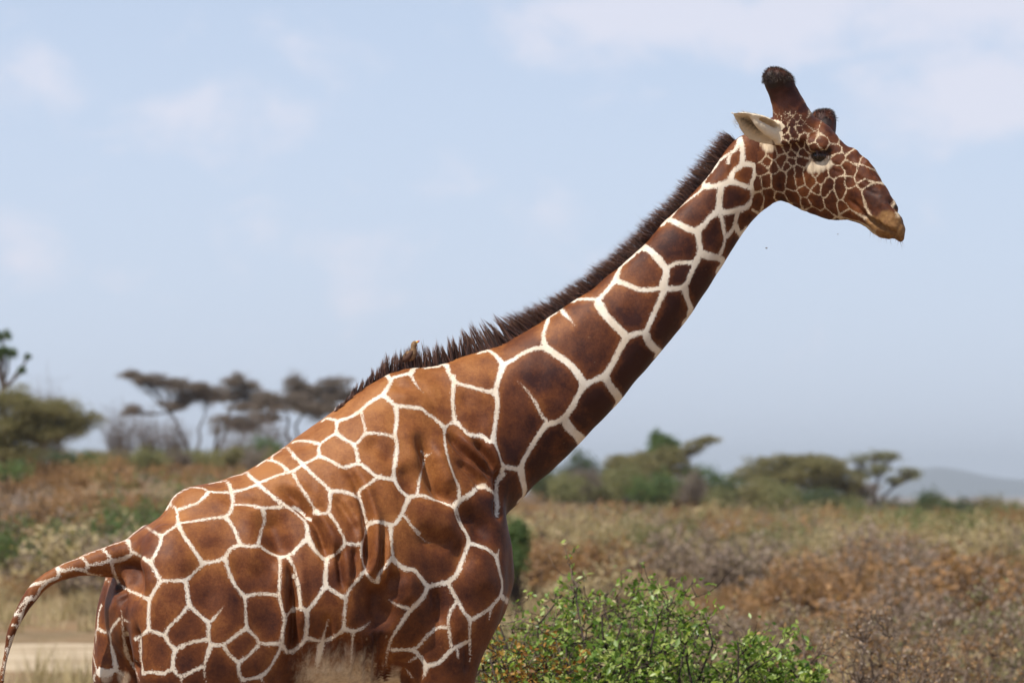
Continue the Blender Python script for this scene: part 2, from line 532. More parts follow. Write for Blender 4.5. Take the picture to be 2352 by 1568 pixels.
# horn-like ossicones: centre u v, radius px, depth
def tube(pts, n=24, sq=1.0, nn=4, lat=None):
    """pts: u v radius_px depth; sq squashes the depth axis"""
    rs = catmull(pts, nn); cs = [V3(P(s[0], s[1], s[3])) for s in rs]; rings = []
    for i, s in enumerate(rs):
        d = cs[min(i + 1, len(cs) - 1)] - cs[max(i - 1, 0)]; d /= np.linalg.norm(d)
        side = np.cross(d, (0, 1, 0)); side /= np.linalg.norm(side)
        bk = np.cross(side, d)
        rings.append(ring(cs[i], side * s[2] / 600, bk * s[2] / 600 * sq, n=n))
    add_rings(rings)
tube([(1832, 318, 62, .20), (1822, 282, 51, .185), (1813, 250, 41, .175), (1804, 226, 36, .165), (1796, 206, 33.5, .155), (1790, 191, 34, .15), (1786, 178, 34.5, .145), (1786, 167, 29, .145), (1788, 159, 15, .145)], sq=.9)
tube([(1890, 335, 36, .27), (1892, 310, 29, .30), (1893, 290, 29, .32), (1891, 275, 30, .335), (1889, 262, 26, .345), (1887, 253, 16, .345)], sq=.95)
# ears
EAR_PTS = []
def ear(base, tip, opening, W, dep, rec):
    base, tip, o = V3(base), V3(tip), V3(opening)
    e = tip - base; L = np.linalg.norm(e); e /= L
    o = o - e * np.dot(o, e); o /= np.linalg.norm(o); s = np.cross(e, o)
    ns, nt = 26, 13
    g = []
    for i in range(ns + 1):
        k = i / ns
        w = W * (0.42 + 0.58 * math.sin(math.pi * min(1, (k + .05) / 1.0) ** 0.85)) * (1 - k ** 5) + .002
        d = dep * (1 - k) ** .6 * (.5 + .5 * math.sin(math.pi * k))
        row = []
        for j in range(nt + 1):
            t = -1 + 2 * j / nt
            row.append(base + e * L * k + s * w * t - o * d * (1 - t * t) + o * .02 * math.sin(math.pi * k) * (1 if t > .6 else 0) * (t - .6))
        g.append(row)
    th = o * .0065
    b0 = len(GV); n1 = nt + 1
    for sgn in (1, -1):
        for row in g:
            for q in row: GV.append(q + th * sgn)
    tot = (ns + 1) * n1
    for i in range(ns):
        for j in range(nt):
            a = b0 + i * n1 + j
            GF.append((a, a + 1, a + 1 + n1, a + n1)); GF.append((a + tot, a + n1 + tot, a + n1 + 1 + tot, a + 1 + tot))
    for i in range(ns):
        for j in (0, nt):
            a = b0 + i * n1 + j; q = (a, a + n1, a + n1 + tot, a + tot); GF.append(q if j == 0 else q[::-1])
    for j in range(nt):
        for i in (0, ns):
            a = b0 + i * n1 + j; q = (a, a + 1, a + 1 + tot, a + tot); GF.append(q[::-1] if i == 0 else q)
    if rec:
        for i, row in enumerate(g):
            for j, q in enumerate(row): EAR_PTS.append((q, i / ns, -1 + 2 * j / nt))
near_b, near_t = V3(P(1795, 322, .185)), V3(P(1672, 256, .06))
ear(near_b, near_t, (-.45, -.85, -.30), .062, .05, True)
# rolled front edge of the near ear
_n0 = len(GV)
tube([(1797, 322, 13, .165), (1778, 309, 15, .14), (1757, 296, 14, .115), (1737, 281, 10, .095), (1720, 267, 4, .085)], n=16, sq=.55)
for q_ in GV[_n0:]: EAR_PTS.append((q_, .5, 1.0))
hc = V3(P(1800, 320, .29))
refl = lambda q: q - 2 * np.dot(q - hc, LH) * LH
ear(refl(near_b), refl(near_t) + np.array((.02, 0, -.02)), tuple(refl(hc + np.array((-.45, -.85, -.3))) - hc), .062, .05, True)
# legs: centre u v, half length along the body, half width, lateral offset to the near side, depth of the body axis there
NEARV = np.array((math.sin(YAW), -math.cos(YAW), 0.0)); HEADV = np.array((math.cos(YAW), math.sin(YAW), 0.0))
def leg(st, sgn):
    rings = []
    for s in catmull(st, 5):
        c = V3(P(s[0], s[1], s[5])) + NEARV * s[4] * sgn
        rings.append(ring(c, HEADV * s[2], NEARV * s[3], ex=2.2, n=32))
    add_rings(rings)
HIND = [(440, 1190, .16, .06, .13, -.14), (440, 1260, .24, .115, .15, -.14), (445, 1350, .285, .15, .16, -.14), (452, 1450, .30, .165, .165, -.14), (460, 1560, .285, .16, .165, -.14),
        (478, 1680, .225, .13, .155, -.13), (490, 1800, .155, .10, .15, -.13), (465, 1930, .10, .072, .145, -.13), (425, 2050, .078, .055, .14, -.13), (408, 2120, .068, .05, .14, -.13),
        (405, 2240, .045, .042, .14, -.13), (410, 2360, .046, .042, .14, -.13), (418, 2400, .055, .05, .14, -.13), (428, 2440, .055, .05, .14, -.13), (436, 2475, .075, .065, .14, -.13), (440, 2507, .092, .075, .14, -.13)]
FORE = [(985, 1130, .12, .05, .15, .16), (1000, 1220, .19, .085, .17, .16), (1005, 1320, .22, .11, .185, .16), (995, 1420, .20, .12, .19, .16), (980, 1510, .16, .115, .19, .15), (975, 1590, .135, .10, .19, .15),
        (978, 1700, .115, .08, .18, .15), (975, 1840, .085, .065, .17, .15), (972, 1960, .072, .06, .165, .15), (972, 2030, .075, .064, .165, .15), (970, 2090, .06, .052, .165, .15),
        (968, 2220, .045, .042, .165, .15), (968, 2370, .046, .043, .165, .15), (972, 2410, .056, .05, .165, .15), (980, 2445, .056, .05, .165, .15), (987, 2477, .076, .066, .165, .15), (990, 2507, .092, .076, .165, .15)]
leg(HIND, 1); leg([(s[0] + float(np.interp(s[1], [1260, 1400, 1560, 1700, 1950, 2510], [0, -22, -52, -50, -30, -20])), *s[1:]) for s in HIND], -1)
leg(FORE, 1); leg([(s[0] + (-10 if s[1] > 1700 else 0), *s[1:]) for s in FORE], -1)
# breast between the fore legs
blob(P(1055, 1355, .24), .15, .16, .19)
# tail
TAILC = [(335, 1275, 50, -.21), (295, 1283, 45, -.24), (255, 1289, 37, -.265), (210, 1294, 27, -.285), (168, 1305, 19.5, -.31), (128, 1320, 16, -.32), (94, 1342, 15, -.33), (69, 1371, 14, -.335), (48, 1404, 12, -.34), (27, 1448, 10, -.345),
         (14, 1505, 7.5, -.345), (4, 1560, 6.5, -.345), (-4, 1640, 6, -.34), (-8, 1740, 6, -.34), (-8, 1800, 5, -.34)]
tube(TAILC, n=20)

raw = mesh_from('raw', GV, GF, False)
tmp = bpy.data.objects.new('tmp', raw); COL.objects.link(tmp)
md = tmp.modifiers.new('r', 'REMESH'); md.mode = 'VOXEL'; md.voxel_size = 0.0068; md.adaptivity = 0.0
dg = bpy.context.evaluated_depsgraph_get()
gm = bpy.data.meshes.new_from_object(tmp.evaluated_get(dg))
bpy.data.objects.remove(tmp, do_unlink=True); bpy.data.meshes.remove(raw)
gm.name = 'giraffe_body'
NVT = len(gm.vertices)
co = np.zeros(NVT * 3, np.float32); gm.vertices.foreach_get('co', co); co = co.reshape(-1, 3).astype(float)
ed = np.zeros(len(gm.edges) * 2, np.int32); gm.edges.foreach_get('vertices', ed); ed = ed.reshape(-1, 2)
deg = np.bincount(ed.ravel(), minlength=NVT)[:, None].clip(1)
def lap_smooth(co, it, wt, lam=.5):
    e0, e1 = ed[:, 0], ed[:, 1]
    for _ in range(it):
        av = np.stack([np.bincount(e0, co[e1, k], NVT) + np.bincount(e1, co[e0, k], NVT) for k in range(3)], 1) / deg
        co = co + (av - co) * lam * wt
    return co
uu, vv = UV(co)
def sst(x, a, b): t = np.clip((x - a) / (b - a), 0, 1); return t * t * (3 - 2 * t)
bodyw = (sst(uu, 255, 330) * (1 - sst(uu, 1600, 1720)))[:, None]
lower = (1 - sst(co[:, 2], 1.0, 1.4))[:, None]
co = lap_smooth(co, 6, 1.0)
co = lap_smooth(co, 130, bodyw * (1 - .85 * lower))
co = lap_smooth(co, 120, np.exp(-((uu - 1785) / 34) ** 2 - ((vv - 445) / 44) ** 2)[:, None])
co = lap_smooth(co, 70, (sst(uu, 1560, 1680) * (1 - sst(uu, 1840, 1900)) * sst(vv, 320, 400))[:, None])

def set_co():
    gm.vertices.foreach_set('co', co.astype(np.float32).ravel()); gm.update()
def normals():
    a = np.zeros(NVT * 3, np.float32); gm.vertex_normals.foreach_get('vector', a); return a.reshape(-1, 3).astype(float)
set_co()
polys = np.zeros(len(gm.loops), np.int32); gm.loops.foreach_get('vertex_index', polys)
ps = np.zeros(len(gm.polygons), np.int32); gm.polygons.foreach_get('loop_start', ps)
ptot = np.zeros(len(gm.polygons), np.int32); gm.polygons.foreach_get('loop_total', ptot)
facel = [tuple(polys[a:a + b]) for a, b in zip(ps.tolist(), ptot.tolist())]
bvh = BVHTree.FromPolygons([Vector(c) for c in co], facel)
def hit(u, v):
    d = (P(u, v, 0) - CO).normalized()
    h = bvh.ray_cast(CO, d)
    return h[0], h[1]
def hit2(u, v):
    h, n = hit(u, v)
    if h is not None: return h, n
    for k in range(1, 6):
        for du, dv in ((0, 4), (-4, 0), (4, 0), (-3, 3), (0, -4)):
            h, n = hit(u + du * k, v + dv * k)
            if h is not None: return h, n
    return None, None
def sample(pts, step=3.0, closed=False):
    """walk a measured polyline (gently rounded) and set it down on the hide"""
    if len(pts) > 2: pts = [tuple(q) for q in catmull(pts, 4)]
    out = []
    for a, b in zip(pts[:-1], pts[1:]):
        L = math.hypot(b[0] - a[0], b[1] - a[1]); n = max(1, int(L / step))
        for i in range(n): out.append((a[0] + (b[0] - a[0]) * i / n, a[1] + (b[1] - a[1]) * i / n))
    out.append(pts[-1])
    return out
AX = [(200, -.26), (300, -.22), (450, -.14), (720, .01), (900, .13), (1100, .24), (1256, .28), (1480, .31), (1700, .318), (1800, .28), (1900, .20), (2080, .05)]
def mirror(p):
    u, v = UV(np.array([p])); u = float(u[0])
    yc = float(np.interp(u, [a for a, _ in AX], [b for _, b in AX]))
    if u > 1730:
        c = V3(P(u, float(v[0]), yc)); n = LH
    else:
        sl = np.array((math.cos(YAW), math.sin(YAW), 0)) if u < 1150 else np.array((.98, .2, 0))
        n = np.array((-sl[1], sl[0], 0)); c = V3(P(u, float(v[0]), yc))
    q = V3(p) - 2 * np.dot(V3(p) - c, n) * n
    h = bvh.find_nearest(Vector(q))
    if h[0] is None or h[1].dot(CO - h[0]) > 0: return None
    return h[0]
def kd_of(pts):
    k = KDTree(len(pts))
    for i, p in enumerate(pts): k.insert(p, i)
    k.balance(); return k
# folds, muscle edges and wrinkles of the hide: depth m (inward), half width m, points
FOLDS = [
 # flank flaps: sharp groove with a rounded roll of skin beside it
 ('F', .034, .015, '360,90 430,200 470,300 500,420 515,550 510,700 500,840'), ('F', -.020, .024, '410,120 480,240 535,380 565,480 570,650 555,830'), ('F', .022, .010, '605,480 602,700 578,870 545,1060'), ('F', -.012, .020, '650,560 640,740 610,900'),
 ('F', .034, .016, '-40,290 0,330 80,390 150,470 190,560 225,690 235,740'), ('F', -.018, .024, '100,370 170,430 235,510 280,600 295,670'), ('F', .020, .011, '300,640 322,780 338,930'), ('F', -.010, .018, '355,680 365,800 360,900'), ('F', .016, .012, '420,640 425,760 415,850'),
 ('R', .026, .020, '1240,380 1300,420 1360,475 1440,560'), ('R', -.012, .026, '1300,360 1380,430 1450,500'), ('F', .016, .018, '270,290 340,360 400,460 430,560'), ('F', -.010, .022, '330,300 400,380 450,480'),
 ('R', .034, .013, '1262,780 1290,880 1302,1000 1305,1200 1296,1380 1266,1480'), ('R', -.016, .030, '1225,830 1238,1000 1245,1200 1232,1400'), ('R', -.010, .024, '1345,900 1350,1050 1350,1250'), ('R', .038, .045, '1150,540 1190,650 1230,770'), ('R', -.012, .05, '1040,620 1060,760 1050,900'),
 # shoulder
 ('S', .036, .026, '925,850 960,960 1005,1080 1050,1210 1100,1290 1175,1345'), ('S', -.018, .034, '1060,960 1110,1090 1150,1220'), ('S', -.014, .040, '850,820 880,920 890,1050'), ('S', .012, .03, '820,1130 860,1200'),
 ('S', .026, .015, '1125,800 1180,880 1290,1000 1400,1095 1460,1180'), ('S', -.016, .020, '1210,860 1310,960 1410,1055 1460,1110'), ('S', .024, .013, '1330,890 1410,1000 1475,1120'), ('S', -.014, .016, '1420,900 1480,1010 1510,1090'), ('S', .030, .018, '1515,1090 1500,1190 1508,1300 1500,1440'), ('S', .020, .018, '1230,1040 1330,1150 1390,1250'), ('S', -.010, .02, '1290,1030 1390,1130'),
 ('F', .030, .040, '1180,420 1250,470 1300,540'), ('F', -.018, .055, '900,380 980,450 1060,520'), ('F', .014, .035, '880,560 980,610 1080,600'), ('F', -.014, .05, '1240,760 1290,880'), ('F', .012, .03, '1120,640 1160,760'),
 ('F', .026, .030, '700,820 665,930 690,1010'), ('F', -.012, .03, '780,880 790,980'), ('F', .050, .055, '600,930 590,1040 600,1130'), ('F', .016, .018, '960,930 1000,1050 990,1160'), ('F', .012, .012, '1185,1300 1200,1380 1190,1480'), ('F', -.010, .03, '1120,1100 1130,1220'),
 ('F', .018, .011, '560,1180 565,1350 555,1560'), ('F', .018, .011, '600,1180 610,1350 590,1560'), ('F', .016, .011, '640,1220 650,1380 640,1560'), ('F', .016, .013, '500,1240 510,1400 500,1560'), ('F', .016, .013, '430,1250 440,1400 410,1560'), ('F', .014, .013, '320,1230 325,1350 300,1480'), ('F', .014, .012, '230,1120 245,1230 220,1330'), ('F', .014, .012, '500,850 490,950 480,1080'),
 # pelvis and tail root
 ('R', .055, .05, '300,860 310,920 330,960'), ('R', .028, .022, '322,790 340,860 345,930'), ('R', -.018, .032, '392,820 402,900 410,970'), ('R', .012, .02, '270,780 250,800'), ('R', .014, .05, '430,500 500,520 560,560'), ('R', -.010, .05, '650,430 720,400'), ('R', .010, .024, '880,420 1000,465 1110,480'), ('R', .012, .05, '700,860 760,960 800,1060'), ('R', -.010, .06, '560,780 640,820'), ('R', .010, .04, '960,860 1040,900 1120,880'),
 ('S', .012, .032, '580,900 660,960 740,1010'), ('S', -.012, .045, '790,540 900,575 970,650'), ('S', .012, .03, '760,470 820,500'), ('S', .010, .03, '350,1300 430,1380 480,1450'), ('S', .008, .02, '0,930 60,920 130,900'), ('S', .010, .035, '1240,560 1330,650 1380,760'), ('S', -.008, .04, '1000,480 1060,600'),
 ('q', .030, .022, '480,300 500,400 520,500'), ('q', .026, .014, '590,900 600,1100 660,1280 740,1450'), ('q', .024, .02, '700,880 705,1100 720,1400'),
 # head
 ('H', .020, .008, '1240,1185 1330,1232 1400,1275 1460,1315 1495,1370'), ('H', -.008, .012, '1290,1180 1380,1230 1460,1280'), ('H', .016, .010, '1455,1090 1490,1130 1525,1180'), ('H', .012, .03, '880,760 940,760 990,750'), ('H', -.008, .011, '845,722 920,698 995,690'), ('H', .008, .007, '1000,800 1080,840 1160,880'), ('H', .007, .006, '1010,850 1090,880 1180,900'),
 ('H', .008, .006, '1190,900 1280,960 1350,1000'), ('H', .008, .006, '1190,960 1270,1000 1360,1040'), ('H', .008, .008, '1280,820 1340,880 1390,950'), ('H', .008, .010, '1150,1080 1230,1150 1260,1190'), ('H', .008, .012, '620,1080 720,1110 850,1150 1000,1170'), ('H', .008, .007, '480,1010 490,1100 500,1170'), ('H', .008, .007, '520,960 525,1060 530,1140'), ('H', .006, .006, '450,1030 460,1120'), ('H', .008, .012, '1130,760 1160,850 1150,950'),
 ('H', .007, .008, '275,720 280,800 275,900'), ('H', -.008, .012, '1150,690 1210,735'), ('H', .009, .010, '1222,745 1240,790'), ('H', -.008, .012, '1255,780 1310,840'), ('H', .008, .010, '1310,850 1330,890'), ('h', .008, .02, '420,330 440,450 450,560'), ('h', -.006, .03, '450,120 520,150'), ('h', .010, .014, '360,110 370,220')]
nrm = normals()
disp = np.zeros(NVT)
allpts, allw, alld = [], [], []
for k, dep, w, tx in FOLDS:
    pts = sample(fr(k, pl(tx)), 4.0)
    n = len(pts)
    for i, (u, v) in enumerate(pts):
        h, hn = hit(u, v)
        if h is None: continue
        e = min(1, (i + 1) / max(1, .22 * n), (n - i) / max(1, .22 * n))
        allpts.append(h); allw.append(w * (1.12 if u < 1650 else 1)); alld.append(dep * e)
        if u > 330:
            m = mirror(h)
            if m is not None: allpts.append(m); allw.append(w * 1.12); alld.append(dep * e)
# every fold point pushes the hide; per-fold maximum keeps overlaps from adding up
vkd = kd_of([Vector(c) for c in co])
acc = {}
for p, w, d in zip(allpts, allw, alld):
    for (q, i, dist) in vkd.find_range(p, w * 2.3):
        val = d * math.exp(-(dist / w) ** 2)
        a = acc.get(i)
        if a is None: acc[i] = [max(val, 0), min(val, 0)]
        else:
            if val > a[0]: a[0] = val
            elif val < a[1]: a[1] = val
for i, (a, b) in acc.items(): disp[i] = (a + b) * (1.3 if uu[i] < 1650 else 1.15)
# slack skin and muscle relief
rel = np.array([noise.noise(Vector((c[0] * 5.5, c[1] * 5.5, c[2] * 4.0))) * .010 + noise.noise(Vector((c[0] * 16, c[1] * 16, c[2] * 11))) * .0034 for c in co])
wr = np.array([noise.noise(Vector((c[0] * 34 + c[2] * 5, c[1] * 20, c[2] * 5.5))) if 600 < u_ < 1180 and v_ > 930 else 0.0 for c, u_, v_ in zip(co, uu, vv)])
rel = rel + wr * .0042 * (np.exp(-((uu - 790) / 130) ** 2) * sst(vv, 1040, 1150) + .8 * np.exp(-((uu - 1090) / 60) ** 2 - ((vv - 1100) / 130) ** 2))
hd = sst(uu, 1700, 1790)
rel2 = np.array([noise.noise(Vector(c) * 42) * .0022 + noise.noise(Vector(c) * 95) * .0011 if u_ > 1690 else 0.0 for c, u_ in zip(co, uu)])
rel2 = rel2 * hd * (1 + 1.3 * sst(uu + (vv - 400) * .6, 1990, 2080))
co = co + nrm * rel2[:, None]
co = co - nrm * (disp - rel * (1 - sst(uu, 1650, 1750) * .8))[:, None]
co = lap_smooth(co, 2, 1.0, .4)
set_co()
nrm = normals()
bvh = BVHTree.FromPolygons([Vector(c) for c in co], facel)
uu, vv = UV(co)

# ---- cream lines
samples, sw = [], []
LN = []
for k, tx in LINES_TXT.items():
    for ln in tx.strip().split('\n'):
        w, pt = ln.split('|'); LN.append((float(w), np.array(sample(fr(k, pl(pt)), 2.6))))
LCAT = np.concatenate([q for _, q in LN]); LIDS = np.concatenate([np.full(len(q), i) for i, (_, q) in enumerate(LN)])
for li, (w, q) in enumerate(LN):
    n = len(q); oth = LCAT[LIDS != li]
    loose = [np.min(np.hypot(*(oth - e).T)) > 13 for e in (q[0], q[-1])]
    for ei, e in enumerate((q[0], q[-1])):
        if loose[ei] and any(hit(e[0] + 24 * math.cos(a_), e[1] + 24 * math.sin(a_))[0] is None for a_ in np.linspace(0, 6.28, 9)): loose[ei] = False
    wob = rng.random() * 50
    for i, (u, v) in enumerate(q):
        h, hn = hit2(u, v)
        if h is None: continue
        tp = 1.0
        if loose[0]: tp = min(tp, .12 + i / max(6, n * .7))
        if loose[1]: tp = min(tp, .12 + (n - 1 - i) / max(6, n * .7))
        hw = w / 1200.0 * (.93 if v < 1100 and u > 1100 else .80) * tp * (1 + .22 * noise.noise(Vector((u * .035, v * .035, wob))))
        # a junction of lines is a little webbed
        e = min(i, n - 1 - i); hw *= 1 + .35 * math.exp(-(e / 4.0) ** 2) * (tp == 1.0)
        samples.append(h); sw.append(hw)
        m = mirror(h)
        if m is not None: samples.append(m); sw.append(hw)
lkd = kd_of(samples)
dl = np.empty(NVT)
cov = [Vector(c) for c in co]
for i, c in enumerate(cov):
    q = lkd.find(c); dl[i] = q[2] - sw[q[1]]
def voronoi(groups):
    pts, ids = [], []
    for gi, g in enumerate(groups):
        for p in g: pts.append(p); ids.append(gi)
    k = kd_of(pts); ids = np.array(ids)
    return k, ids
def vor_dist(k, ids, idx, half, n=7):
    out = np.full(NVT, 9.0)
    for i in idx:
        r = k.find_n(cov[i], n); a = r[0]; ia = ids[a[1]]
        for q in r[1:]:
            if ids[q[1]] != ia:
                out[i] = (q[2] - a[2]) * .5 - (half if isinstance(half, float) else min(half[ia], half[ids[q[1]]])); break
    return out
hg, hhalf = [], []
for k, tx in HEAD_TXT.items():
    for g in tx.replace('\n', '|').split('|'):
        pts = []
        for (u, v) in fr(k, pl(g)):
            h, hn = hit(u, v)
            if h is not None:
                pts.append(h)
        if pts:
            hg.append(pts); hhalf.append({'f': .0025, 'H': .0046, 'h': .0009}[k])
            mm = [m for m in (mirror(p) for p in pts) if m is not None]
            if mm: hg.append(mm); hhalf.append(hhalf[-1])
headm = sst(uu - 1735 - (vv - 400) * -.12, -4, 4) * (vv < 640)
hk, hid = voronoi(hg)
dh = vor_dist(hk, hid, np.nonzero(headm > 0)[0], hhalf)
# legs below the belly and everything else out of sight: loose reticulation
low = np.nonzero(co[:, 2] < 1.60)[0]
cand = rng.permutation(low); grid = []
sk = []
for i in cand[:30000]:
    c = cov[i]; md_ = .055 + .055 * min(1, max(0, (c.z - .5) / 1.0))
    if all((c - s).length_squared > md_ * md_ for s in sk): sk.append(c)
    if len(sk) > 420: break
lk, lid = voronoi([[s] for s in sk])
dlow = vor_dist(lk, lid, low, .0065, 3)
D = np.where(headm > .5, np.minimum(dh, 1), dl)
D = np.where(co[:, 2] < 1.555, np.minimum(dlow, 1), D)
D = np.clip(D, -.02, .06)

# ---- colour regions
def blobs(lst, frame, r_scale=1.0):
    out = np.zeros(NVT)
    s = FR[frame][0]
    for x, y, r, a in lst:
        (u, v), = fr(frame, [(x, y)])
        h, hn = hit(u, v)
        if h is None: continue
        rr = r * s / 600.0
        d = np.linalg.norm(co - np.array(h), axis=1)
        out = np.maximum(out, a * (1 - sst(d, rr * .55, rr * 1.3)))
    return out
def idw(pts, power=2.6):
    num = np.zeros(NVT); den = np.zeros(NVT)
    for u, v, t in pts:
        w = 1.0 / ((uu - u) ** 2 + (vv - v) ** 2 + 400.0) ** (power / 2)
        num += w * t; den += w
    return num / den
tone_shade = idw([(420, 1180, .10), (600, 1090, .05), (760, 1010, .05), (860, 920, .12), (980, 870, .18), (1080, 850, .28), (1150, 800, .4), (1300, 740, .5), (1430, 640, .55), (1530, 520, .55), (1640, 400, .6), (1690, 340, .7),  # sunlit back and shaded flank and neck underside painted in; neck naturally darker
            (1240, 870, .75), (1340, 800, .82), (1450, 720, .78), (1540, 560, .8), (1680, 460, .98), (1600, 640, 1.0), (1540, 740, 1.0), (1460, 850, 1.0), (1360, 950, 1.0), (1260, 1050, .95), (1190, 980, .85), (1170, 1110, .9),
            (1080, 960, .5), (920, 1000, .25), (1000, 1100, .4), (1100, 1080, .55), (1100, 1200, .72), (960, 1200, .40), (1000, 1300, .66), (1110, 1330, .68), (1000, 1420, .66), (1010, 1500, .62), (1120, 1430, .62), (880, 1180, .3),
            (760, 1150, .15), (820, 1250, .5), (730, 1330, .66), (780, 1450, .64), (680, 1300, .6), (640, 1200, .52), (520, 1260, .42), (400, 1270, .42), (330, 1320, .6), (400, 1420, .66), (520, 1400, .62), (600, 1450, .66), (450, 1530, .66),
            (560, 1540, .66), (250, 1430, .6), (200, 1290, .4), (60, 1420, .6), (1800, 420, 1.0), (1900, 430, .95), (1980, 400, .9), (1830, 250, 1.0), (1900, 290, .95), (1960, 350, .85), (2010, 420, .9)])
belly = sst(vv, 1420, 1570) * sst(uu, 620, 740) * (1 - sst(uu, 820, 910)) * .74 * (nrm[:, 1] < .2)
axil = np.exp(-((uu - 866) / 34) ** 2) * sst(vv, 1400, 1520) * .6 * (nrm[:, 1] < .2)
cream = np.maximum.reduce([belly, axil * .4,
    blobs([(560, 672, 70, .7), (640, 1090, 40, .4), (870, 840, 55, .6), (930, 830, 60, .7), (990, 815, 45, .6), (920, 610, 50, .3)], 'H'),
    blobs([(330, 1480, 110, .5), (560, 1500, 110, .5)], 'q')])
under = sst(-nrm[:, 2], .55, .9) * sst(co[:, 2], 1.2, 1.5) * (1 - sst(co[:, 2], 1.75, 2.0))
cream = np.maximum(cream, under * .85)
cream = np.maximum(cream, (1 - sst(co[:, 2], .15, 1.0)) * .75)
ekd = kd_of([Vector(e[0]) for e in EAR_PTS])
earm = np.zeros(NVT); earin = np.zeros(NVT)
for i in np.nonzero((uu > 1640) & (uu < 1860) & (vv < 360))[0]:
    q = ekd.find(cov[i])
    if q[2] < .014:
        _, k, t = EAR_PTS[q[1]]
        earm[i] = min(1, max(0, (k - .02) / .08))
        earin[i] = max(0, 1 - abs(t + .2) / .9) * min(1, max(0, (k - .12) / .2)) * min(1, (1 - k) / .3)
cream = np.maximum(cream, earm)
muz = blobs([(1420, 1230, 90, .9), (1500, 1300, 110, 1), (1540, 1200, 70, .9), (1330, 1240, 80, .85), (1480, 1060, 60, .7), (1400, 1330, 80, .9), (1520, 1110, 60, .9)], 'H')
dark = np.maximum.reduce([blobs([(350, 240, 160, .85), (480, 230, 150, .7), (600, 250, 110, .7), (1180, 850, 110, .75)], 'h'),
    blobs([(1490, 1130, 22, .95), (1515, 1165, 20, .95), (885, 755, 26, .9), (965, 732, 32, .9), (930, 778, 30, .9), (1000, 715, 22, .9), (1340, 1060, 95, .5), (1420, 1050, 90, .55), (1290, 1010, 80, .4), (1400, 1130, 60, .4), (1360, 1160, 50, .4), (1480, 990, 40, .4)], 'H'),
    blobs([(490, 340, 60, .9), (480, 420, 45, .8)], 'q'), blobs([(520, 220, 30, .5)], 'q')])
dark = np.maximum(dark, earin * .8)
dark = np.maximum(dark, (1 - sst(co[:, 2], .06, .10)) * .9)
plainm = blobs([(1080, 600, 120, 1), (1000, 520, 110, .9), (960, 450, 90, 1), (1240, 740, 60, .6), (1340, 820, 60, .8), (1400, 920, 50, .9)], 'H')
plainm = np.maximum(plainm, blobs([(480, 380, 240, 1), (560, 500, 170, .9), (720, 520, 140, .9), (820, 650, 90, .9), (420, 200, 250, 1)], 'h'))
D = D + plainm * .02
tail_sp = (1 - sst(uu, 60, 110)) * (co[:, 2] > 1.0)
for nm, a in (('ln', D), ('tone_shade', np.clip(tone_shade, 0, 1)), ('cream', cream), ('muz', muz), ('dark', dark), ('headm', headm)):
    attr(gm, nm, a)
gm.shade_smooth()

# ---- hide material
t = NT('giraffe_hide')
ob = t.obj()
edge = t.noise(ob, 190, 3, .65, stretch=(1.0, 1.0, 1.0))
edge2 = t.noise(ob, 420, 2, .6, stretch=(1.0, 1.0, .45))
ln = t.math('ADD', t.attr('ln'), t.math('MULTIPLY', t.math('SUBTRACT', 1.0, t.math('MULTIPLY', t.attr('headm'), .62)), t.math('ADD', t.math('MULTIPLY', t.math('SUBTRACT', edge, .5), .025), t.math('MULTIPLY', t.math('SUBTRACT', edge2, .5), .019))))
soft = t.math('ADD', .0016, t.math('MULTIPLY', t.attr('cream'), .006))
f = t.rng(ln, t.math('MULTIPLY', soft, -1.0), soft, 0, 1, True)
rim = t.rng(t.attr('ln'), 0.0, .035, .0, 1.0, True)
big = t.noise(ob, 7, 7, .68); fine = t.noise(ob, 95, 4, .7); grit = t.noise(ob, 330, 3, .7, stretch=(1.0, 1.0, .5))
tn = t.math('ADD', t.attr('tone_shade'), t.math('ADD', t.math('MULTIPLY', t.math('SUBTRACT', big, .5), 1.6), t.math('MULTIPLY', t.math('MULTIPLY', t.math('SUBTRACT', rim, .62), .34), t.attr('tone_shade'))))
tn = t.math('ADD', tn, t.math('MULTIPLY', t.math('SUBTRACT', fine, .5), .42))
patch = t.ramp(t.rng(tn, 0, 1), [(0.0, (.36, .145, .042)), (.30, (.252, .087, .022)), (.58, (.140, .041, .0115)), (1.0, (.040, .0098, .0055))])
patch = t.mix(t.rng(grit, .25, .8), t.mix(1.0, patch, (.68, .66, .64), 'MULTIPLY'), t.mix(1.0, patch, (1.28, 1.27, 1.25), 'MULTIPLY'))
dust = t.rng(t.noise(ob, 34, 6, .78), .64, .77, 0, .5, True)
patch = t.mix(dust, patch, (.42, .25, .13))
cr = t.mix(t.rng(t.noise(ob, 11, 6, .68), .32, .72), (.85, .775, .66), (.64, .50, .35))
cr = t.mix(t.rng(grit, .3, .75, 0, .35), cr, (.60, .48, .34))
cr2 = t.mix(t.math('MULTIPLY', t.attr('headm'), .7), cr, (.52, .37, .21))
col = t.mix(f, cr2, patch)
smear = t.noise(ob, 22, 5, .7, stretch=(1.7, 1.7, .24))
cw = t.rng(t.math('ADD', t.attr('cream'), t.math('MULTIPLY', t.math('SUBTRACT', smear, .5), .9)), .18, .95, 0, 1, True)
col = t.mix(t.math('MULTIPLY', cw, t.rng(t.attr('cream'), .03, .2)), col, t.mix(fine, (.68, .52, .33), (.78, .68, .52)))
mz = t.mix(t.rng(t.noise(ob, 60, 4, .7), .3, .7), (.15, .064, .022), (.31, .165, .058))
col = t.mix(t.rng(t.math('ADD', t.attr('muz'), t.math('MULTIPLY', t.math('SUBTRACT', fine, .5), .5)), .3, .85, 0, 1, True), col, mz)
